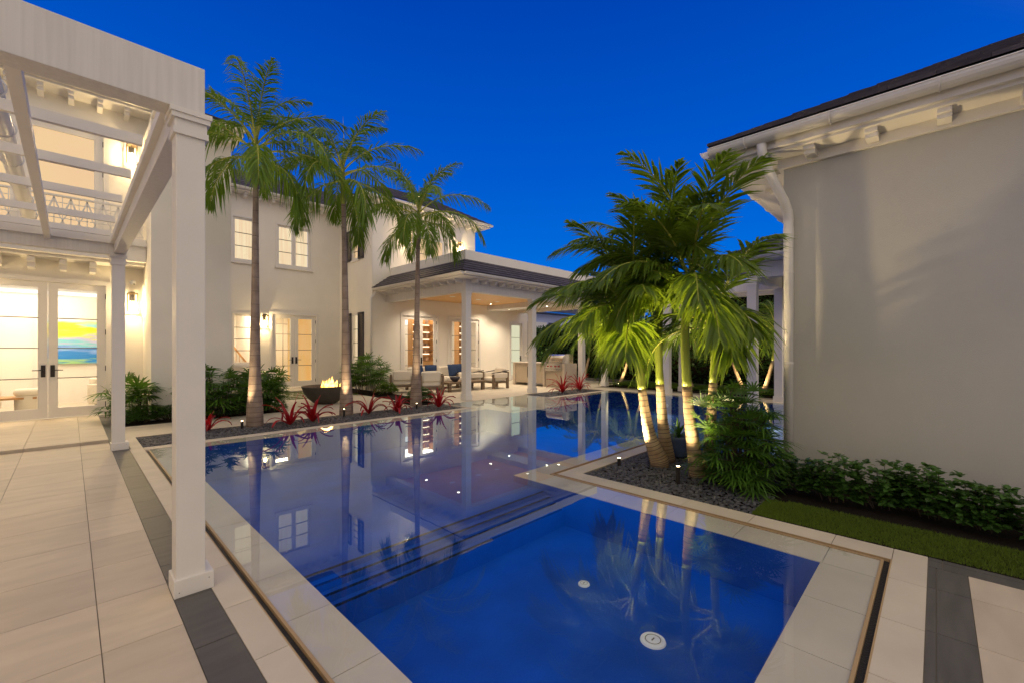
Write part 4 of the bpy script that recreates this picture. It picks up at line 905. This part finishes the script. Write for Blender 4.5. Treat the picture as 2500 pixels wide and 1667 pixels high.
# bromeliads
def bromeliad(x,y,L,n,label,seed,group='red bromeliads planted in the pebbles'):
    random.seed(seed); o=root('bromeliad',(x,y,0),label,'bromeliad',group=group); lf=MB()
    for i in range(n):
        az=i*2.399+ru(-.3,.3); f=i/n; el=R(82-50*f+ru(-10,10)); l=L*ru(.75,1.1); bend=R(20+150*f**.8*ru(.7,1.2)); e=el; p=Vector((x,y,.0))+Vector((math.cos(az),math.sin(az),0))*.02; side=Vector((-math.sin(az),math.cos(az),0)); b=len(lf.v); m=9; w=ru(.05,.085)
        for k in range(m+1):
            t=k/m; ww=w*(1-.75*t**2.2)/2; dz=Vector((0,0,.25*w)) 
            lf.v+=[tuple(p-side*ww+dz),tuple(p),tuple(p+side*ww+dz)]
            e2=e-bend*max(0,t-.25)**1.1*1.3; p=p+(Vector((math.cos(az),math.sin(az),0))*math.cos(e2)+Vector((0,0,math.sin(e2))))*l/m; p.z=max(p.z,.006)
        for k in range(m): q=b+3*k; lf.f+=[(q,q+1,q+4,q+3),(q+1,q+2,q+5,q+4)]
    lf.obj('leaves',BROM,o,smooth=True); return o
for i,(x,y,L,n,lb) in enumerate([(2.97,8.91,.62,13,'red bromeliad with one tall upright leaf, right of the tallest palm'),(3.42,8.97,.56,17,'spreading red bromeliad beside the one with the tall leaf'),(4.74,9.19,.58,14,'red bromeliad just right of the middle palm trunk'),(5.32,8.95,.52,17,'red bromeliad halfway between the middle and shortest palms'),(6.48,8.92,.58,16,'red bromeliad right of the shortest palm, before the loggia'),(1.72,9.3,.45,10,'red bromeliad half hidden by the big pergola column'),(11.62,9.0,.72,20,'left of the two red bromeliads by the outdoor grill'),(12.74,9.1,.70,20,'right of the two red bromeliads by the outdoor grill')]): bromeliad(x,y,L,n,lb,80+i)
# potted plant
o=root('potted_plant',(5.82,2.52,0),'blue glazed pot with a spiky strap leaved plant behind the ringed palms','potted plant')
k=MB(); k.lathe([(0,0),(.12,0),(.135,.02),(.15,.24),(.155,.27),(.14,.27),(.13,.22),(0,.22)],5.82,2.52,28); k.obj('pot',POTM,o,smooth=True)
random.seed(90); lf=MB()
for i in range(40):
    az=ru(0,2*PI); el=R(ru(35,85)); d=Vector((math.cos(az)*math.cos(el),math.sin(az)*math.cos(el),math.sin(el))); leaflet(lf,(5.82,2.52,.24),d,Vector((-math.sin(az),math.cos(az),0)),ru(.35,.55),.022,ru(.3,.9),4)
lf.obj('foliage',LEAF2,o)
# hedge
def hedge(x0,x1,y0,y1,h,n,label,m=LEAFD,seed=1,L=.16):
    random.seed(seed); o=root('hedge',((x0+x1)/2,(y0+y1)/2,0),label,'hedge'); k=MB(); k.box(x0+.18,x1-.18,y0+.18,y1-.18,0,h-.2); k.obj('branches',SOIL,o); lf=MB()
    for i in range(n):
        f=rnd(); 
        if f<.5: p=(x0+ru(0,.2),ru(y0,y1),ru(.05,h))
        elif f<.75: p=(ru(x0,x1),y0+ru(0,.2),ru(.05,h))
        else: p=(ru(x0,x1),ru(y0,y1),h-ru(0,.2)+.15*math.sin(f*900))
        az,el=ru(0,2*PI),ru(-.8,1.2); d=Vector((math.cos(az)*math.cos(el),math.sin(az)*math.cos(el),math.sin(el))); s=d.cross(Vector((ru(-1,1),ru(-1,1),1))).normalized(); leaflet(lf,p,d,s,L*ru(.7,1.3),L*.5,.3,3)
    lf.obj('foliage',m,o)
hedge(17.6,18.8,-3,9.1,3.9,17000,'tall dark hedge behind the far palms and colonnade',seed=101)
hedge(17.6,18.8,9.3,16.5,2.55,9000,'dark clipped hedge beyond the outdoor kitchen',seed=104)
hedge(17.2,24,17,18.2,1.7,7000,'lower lit green hedge seen through the loggia',m=LEAFL,seed=102,L=.2)
hedge(18.9,27,19,20,2.3,4000,'dark hedge behind the lit one, before the neighbouring house',seed=103,L=.2)
cb=MB(); cb.box(16.9,17.0,-2,16.5,0,.12); S(cb,'kerb',BAND); cb=MB(); cb.box(14.95,16.9,-2,9.4,-.05,.012); S(cb,'planting_soil',SOIL)
random.seed(5); lf=MB()
for i in range(3500): cluster(lf,(ru(15.0,16.8),ru(-1,9.4),ru(.02,.12)),4,.09,.045)
lf.obj('ground_cover',LEAFL,kind='stuff',label='low yellow green ground cover beneath the far palms',category='ground cover')
# far palms: two models copied along the hedge
def far_palm(x,y,lean,h,seed,label):
    random.seed(seed); o=root('hedge_palm',(x,y,0),label,'palm tree',group='uplit palms in front of the hedge')
    P,Rr=interp([(x,y,0),(x+lean*.15,y-lean*.35,h*.25),(x+lean*.3,y-lean*.7,h*.6),(x+lean*.35,y-lean*.85,h)],[.085,.06,.045,.04],5); c=9
    trunk_obj('trunk',P[:c+1],Rr[:c+1],TR_R,o,n=10); trunk_obj('crownshaft',P[c:],[r*1.05 for r in Rr[c:]],SHAFT,o,n=10); lf=MB(); rc=MB()
    for i in range(11): f=i/10; frond(lf,rc,P[-1],i*2.399+ru(-.2,.2),R(78-75*f),ru(1.2,1.6),R(65+50*f),n=20,ll=.5,lw=.04,droop=.5,rr=.02,plum=.2,ang=52)
    rc.obj('leaf_stem',RACH,o,smooth=True,kind='stuff'); lf.obj('crown',LEAFL,o); return o
fa=far_palm(15.9,9.9,-.55,2.0,201,'uplit palm left of the farthest colonnade column, leaning left'); fb=far_palm(15.9,9.35,.5,2.05,202,'uplit palm just left of the farthest colonnade column, leaning right')
dup(fa,(15.9,8.1,0),R(15),'uplit palm right of the farthest colonnade column, leaning left'); dup(fb,(15.9,7.6,0),R(-20),'uplit palm between the two left colonnade columns, leaning right')
dup(fa,(15.8,6.3,0),R(40),'uplit palm hidden behind the ringed trunks at centre'); dup(fb,(15.6,4.0,0),R(25),'uplit palm right of the ringed palm clump'); dup(fa,(15.6,4.5,0),R(-12),'uplit palm whose trunk shows beside the darkest ringed palm'); dup(fb,(15.4,2.5,0),R(10),'uplit palm seen against the downspout at right')
dup(fb,(15.9,11.2,0),R(50),'uplit palm behind the outdoor kitchen')
# ---------------- garden lamps ----------------
def pathlight(x,y,h,p,label,col=(1,.74,.40),tgt=None,spot=100,up=True):
    o=root('spotlight',(x,y,0),label,'garden spotlight',group='small garden spotlights'); k=MB(); k.tube([(x,y,-.02),(x,y,h)],.022,12); k.obj('body',DARK,o); k=MB(); k.lathe([(0,h+.002),(.018,h+.002)],x,y,12); k.obj('lens',LAMP,o)
    lamp('SPOT',(x,y,h+.03),p,col,.02,spot=spot,blend=.6,parent=o,target=tgt or (x,y,5)); return o
pathlight(2.22,9.15,.13,230,'small uplight beside the tallest palm trunk',tgt=(2.3,9.2,5.4),spot=55)
pathlight(4.17,9.2,.15,200,'glowing uplight left of the middle palm trunk',tgt=(4.2,9.3,5.2),spot=58)
pathlight(5.98,9.15,.12,190,'small uplight by the shortest tall palm',tgt=(6.1,9.3,4.8),spot=60)
pathlight(4.66,2.02,.17,85,'black cylinder spotlight in the pebbles before the ringed palms',tgt=(5.15,2.2,2.2),spot=110)
pathlight(4.85,2.86,.08,380,'small uplight at the back corner of the ringed palm bed',tgt=(5.15,2.3,2.3),spot=95)
pathlight(5.72,2.85,.08,130,'small uplight behind the blue pot',tgt=(5.35,2.4,2.4),spot=90)
for y,lb in((1.5,'uplight under the far palm nearest the downspout'),(4.2,'uplight under the far palms right of the ringed clump'),(7.0,'uplight under the far palms between two colonnade columns'),(9.0,'uplight under the far palms beside the farthest column')): pathlight(15.2,y,.1,170,lb,tgt=(16.2,y,2.6),spot=130)
pathlight(16.9,14.5,.1,200,'small uplight behind the outdoor kitchen',tgt=(18.5,17.2,1.2),spot=130)
# ================= FIRE BOWL =================
o=root('fire_bowl',(4.82,11.75,0),'wide dark concrete fire bowl with orange flames on the court','fire bowl')
k=MB(); k.lathe([(0,0),(.24,0),(.30,.03),(.42,.13),(.53,.28),(.585,.43),(.60,.47),(.57,.475),(.55,.44),(.4,.40),(0,.40)],4.82,11.75,40); k.obj('bowl',CONC,o,smooth=True)
k=MB(); random.seed(9)
for i in range(60): a=ru(0,2*PI); r=ru(0,.4); k.lathe([(0,.38),(.03,.40),(.02,.43),(0,.44)],4.82+r*math.cos(a),11.75+r*math.sin(a),6)
k.obj('lava_rock',SLOT,o,kind='stuff')
k=MB()
for i in range(26):
    a=ru(0,2*PI); r=.30*math.sqrt(rnd()); x,y=4.9+r*math.cos(a),11.7+r*math.sin(a)*.6; h=ru(.10,.28)*(1.2-r*1.8); w_=ru(.02,.04); lx=ru(-.05,.08)
    k.tube([(x,y,.42),(x+lx*.3,y,.42+h*.4),(x+lx*.8,y,.42+h*.8),(x+lx,y,.42+h)],[w_*.7,w_,w_*.45,.001],7)
k.obj('flames',FLAME,o,smooth=True)
lamp('POINT',(4.82,11.7,.62),14,(1,.45,.12),.15,parent=o,name='fire_light')
# ================= LOGGIA FURNITURE =================
def teak_chair(x,y,rot,label):
    o=root('armchair',(x,y,0),label,'armchair',group='teak lounge armchairs under the loggia',world=False,rot=rot)
    for a in(-.36,.36):
        for b in(-.32,.30): k=MB(); k.box(a-.035,a+.035,b-.05,b+.05,0,.50 if b<0 else .62); k.obj('leg',TEAK,o,bevel=.004)
        k=MB(); k.bar((a,-.36,.50),(a,.34,.60),.05,.03); k.bar((a,-.40,.56),(a,.36,.66),.015,.03); k.obj('arm_rail',DARK,o)
        k=MB(); k.cbox(a-.07,a+.07,-.30,.28,.38,.58,.03); k.obj('arm_cushion',FABRIC,o)
    k=MB(); k.box(-.36,.36,-.34,.32,.20,.26); k.obj('seat_frame',TEAK,o); k=MB(); k.cbox(-.32,.32,-.36,.28,.26,.42,.04); k.obj('seat',FABRIC,o)
    k=MB(); k.cbox(-.31,.31,.14,.32,.40,.76,.05); k.obj('back_cushion',FABRIC,o); return o
teak_chair(10.6,12.6,R(-90),'cream armchair facing the coffee table, farther of the pair by the counter')
teak_chair(11.25,11.9,R(-100),'cream armchair nearest the outdoor kitchen counter')
teak_chair(8.15,11.75,R(160),'cream armchair seen from behind beside the loggia column')
teak_chair(7.85,12.9,R(150),'cream armchair partly behind the shortest tall palm trunk')
o=root('sofa',(9.75,13.3,0),'long cream outdoor sofa under the bookcase doors','sofa',world=False)
k=MB(); k.box(-1.3,1.3,-.4,.4,.16,.26); k.obj('frame',TEAK,o)
for a in(-.65,.65): k=MB(); k.cbox(a-.64,a+.64,-.42,.3,.26,.44,.05); k.obj('seat',FABRIC,o); k=MB(); k.cbox(a-.62,a+.62,.14,.36,.42,.82,.06); k.obj('back_cushion',FABRIC,o)
for a in(-1.24,1.24): 
    for b in(-.35,.35): k=MB(); k.box(a-.04,a+.04,b-.04,b+.04,0,.55); k.obj('leg',TEAK,o)
for x,y,rz,lb in((8.75,13.15,.35,'leftmost blue cushion on the outdoor sofa'),(9.15,13.05,-.3,'blue cushion second from left on the outdoor sofa'),(10.15,13.05,.15,'right front blue cushion on the outdoor sofa'),(10.55,13.2,-.1,'larger blue cushion at the right end of the outdoor sofa')):
    o=root('cushion',(x,y,.44),lb,'cushion',group='navy cushions on the outdoor sofa',world=False,rot=rz); k=MB()
    b=len(k.v); n=8
    for s in(-1,1):
        for i in range(n+1):
            for j in range(n+1): u,v=i/n*2-1,j/n*2-1; bul=.075*((1-u**4)*(1-v**4))**.5; pin=1-.06*(1-abs(u)*abs(v)); k.v.append((u*.23*pin,s*bul+(v+1)*.05,(v+1)*.22))
    for s in(0,1):
        for i in range(n):
            for j in range(n): q=s*(n+1)**2+i*(n+1)+j; k.f.append((q,q+1,q+n+2,q+n+1) if s else (q,q+n+1,q+n+2,q+1))
    k.obj('cover',NAVY,o,smooth=True)
o=root('coffee_table',(9.75,12.1,0),'low weathered teak coffee table with dark bowl between the loggia chairs','coffee table',world=False)
k=MB(); k.box(-.85,.85,-.40,.40,.27,.33); k.obj('tabletop',TEAK,o,bevel=.004)
for a in(-.75,.75):
    for b in(-.32,.32): k=MB(); k.box(a-.06,a+.06,b-.04,b+.04,0,.27); k.obj('leg',TEAK,o)
o=root('bowl',(9.4,12.0,.33),'dark round bowl on the teak coffee table','bowl',world=False); k=MB(); k.lathe([(0,.0),(.07,.0),(.15,.08),(.19,.17),(.18,.17),(.13,.08),(0,.03)],n=24); k.obj('vessel',SHUT,o,smooth=True)
# outdoor kitchen
CTM=mat('counter_stone',(.60,.52,.42),.4,.4,var=.15,vscale=3); CAB=mat('cabinet_wood',(.50,.42,.32),.55,.3,var=.18,vscale=4,streak=(12,12,.6))
o=root('outdoor_kitchen',(13.2,11.3,0),'pale stone outdoor kitchen counter with two cabinet doors and sink','counter')
k=MB(); k.box(12.92,13.7,12.50,12.62,0,.92); k.box(12.92,13.7,10.90,10.98,0,.92); k.box(12.92,13.7,10.98,12.5,.88,.92); k.box(12.98,13.7,10.98,12.5,.1,.88)
k.box(12.92,13.7,9.92,10.02,0,.90); k.box(13.0,13.7,10.02,10.9,0,.62); k.obj('counter',CTM,o)
for a,b in((11.0,11.70),(11.72,12.42)): k=MB(); k.box(12.955,12.979,a,b,.12,.86); d=k.obj('cabinet_door',CAB,o); y=b-.06 if a<11.5 else a+.06; q=MB(); q.tube([(12.955,y,.32),(12.915,y,.34),(12.915,y,.74),(12.955,y,.76)],.012,8); q.obj('handle',DARK,d)
k=MB(); k.box(12.975,12.998,10.06,10.88,.05,.56); k.obj('cabinet_door',CAB,o)
o=root('faucet',(13.35,12.1,.92),'curved dark faucet rising from the stone counter','faucet'); k=MB(); k.tube([(13.35,12.1,.92),(13.35,12.1,1.25)]+[(13.35-.08*(1-math.cos(t)),12.1,1.25+.08*math.sin(t)) for t in(.5,1,1.57,2.2,2.8,PI)]+[(13.19,12.1,1.16)],.014,8); k.obj('spout',STEEL,o,smooth=True); k=MB(); k.tube([(13.35,12.04,.93),(13.35,12.0,1.0)],.01,8); k.obj('handle',STEEL,o)
o=root('grill',(13.3,10.45,.62),'stainless steel gas grill with red knobs and domed hood','grill')
k=MB(); k.box(12.93,13.65,10.04,10.88,.63,.93); k.obj('control_panel',STEEL,o,bevel=.006)
k=MB(); pr=[(12.97,.94),(12.96,1.0),(12.99,1.12),(13.08,1.21),(13.2,1.25),(13.62,1.25),(13.65,1.2),(13.65,.94)]
b=0
for yy in(10.06,10.86): k.v+=[(x,yy,z) for x,z in pr]
n=len(pr); k.f+=[tuple(range(n)),tuple(range(2*n-1,n-1,-1))]+[(i,(i+1)%n,n+(i+1)%n,n+i) for i in range(n)]; h=k.obj('hood',STEEL,o,bevel=.012); q=MB(); q.tube([(12.91,10.14,1.0),(12.91,10.78,1.0)],.015,8); q.bar((12.91,10.16,1.0),(12.97,10.16,1.0),.015); q.bar((12.91,10.76,1.0),(12.97,10.76,1.0),.015); q.obj('handle',STEEL,h)
for yy in(10.2,10.36,10.56,10.72): k=MB(); k.tube([(12.93,yy,.80),(12.895,yy,.80)],.028,12); k.obj('knob',RED,o)
k=MB(); k.box(12.924,12.93,10.04,10.88,.70,.71); k.obj('drawer_seam',DARK,o)
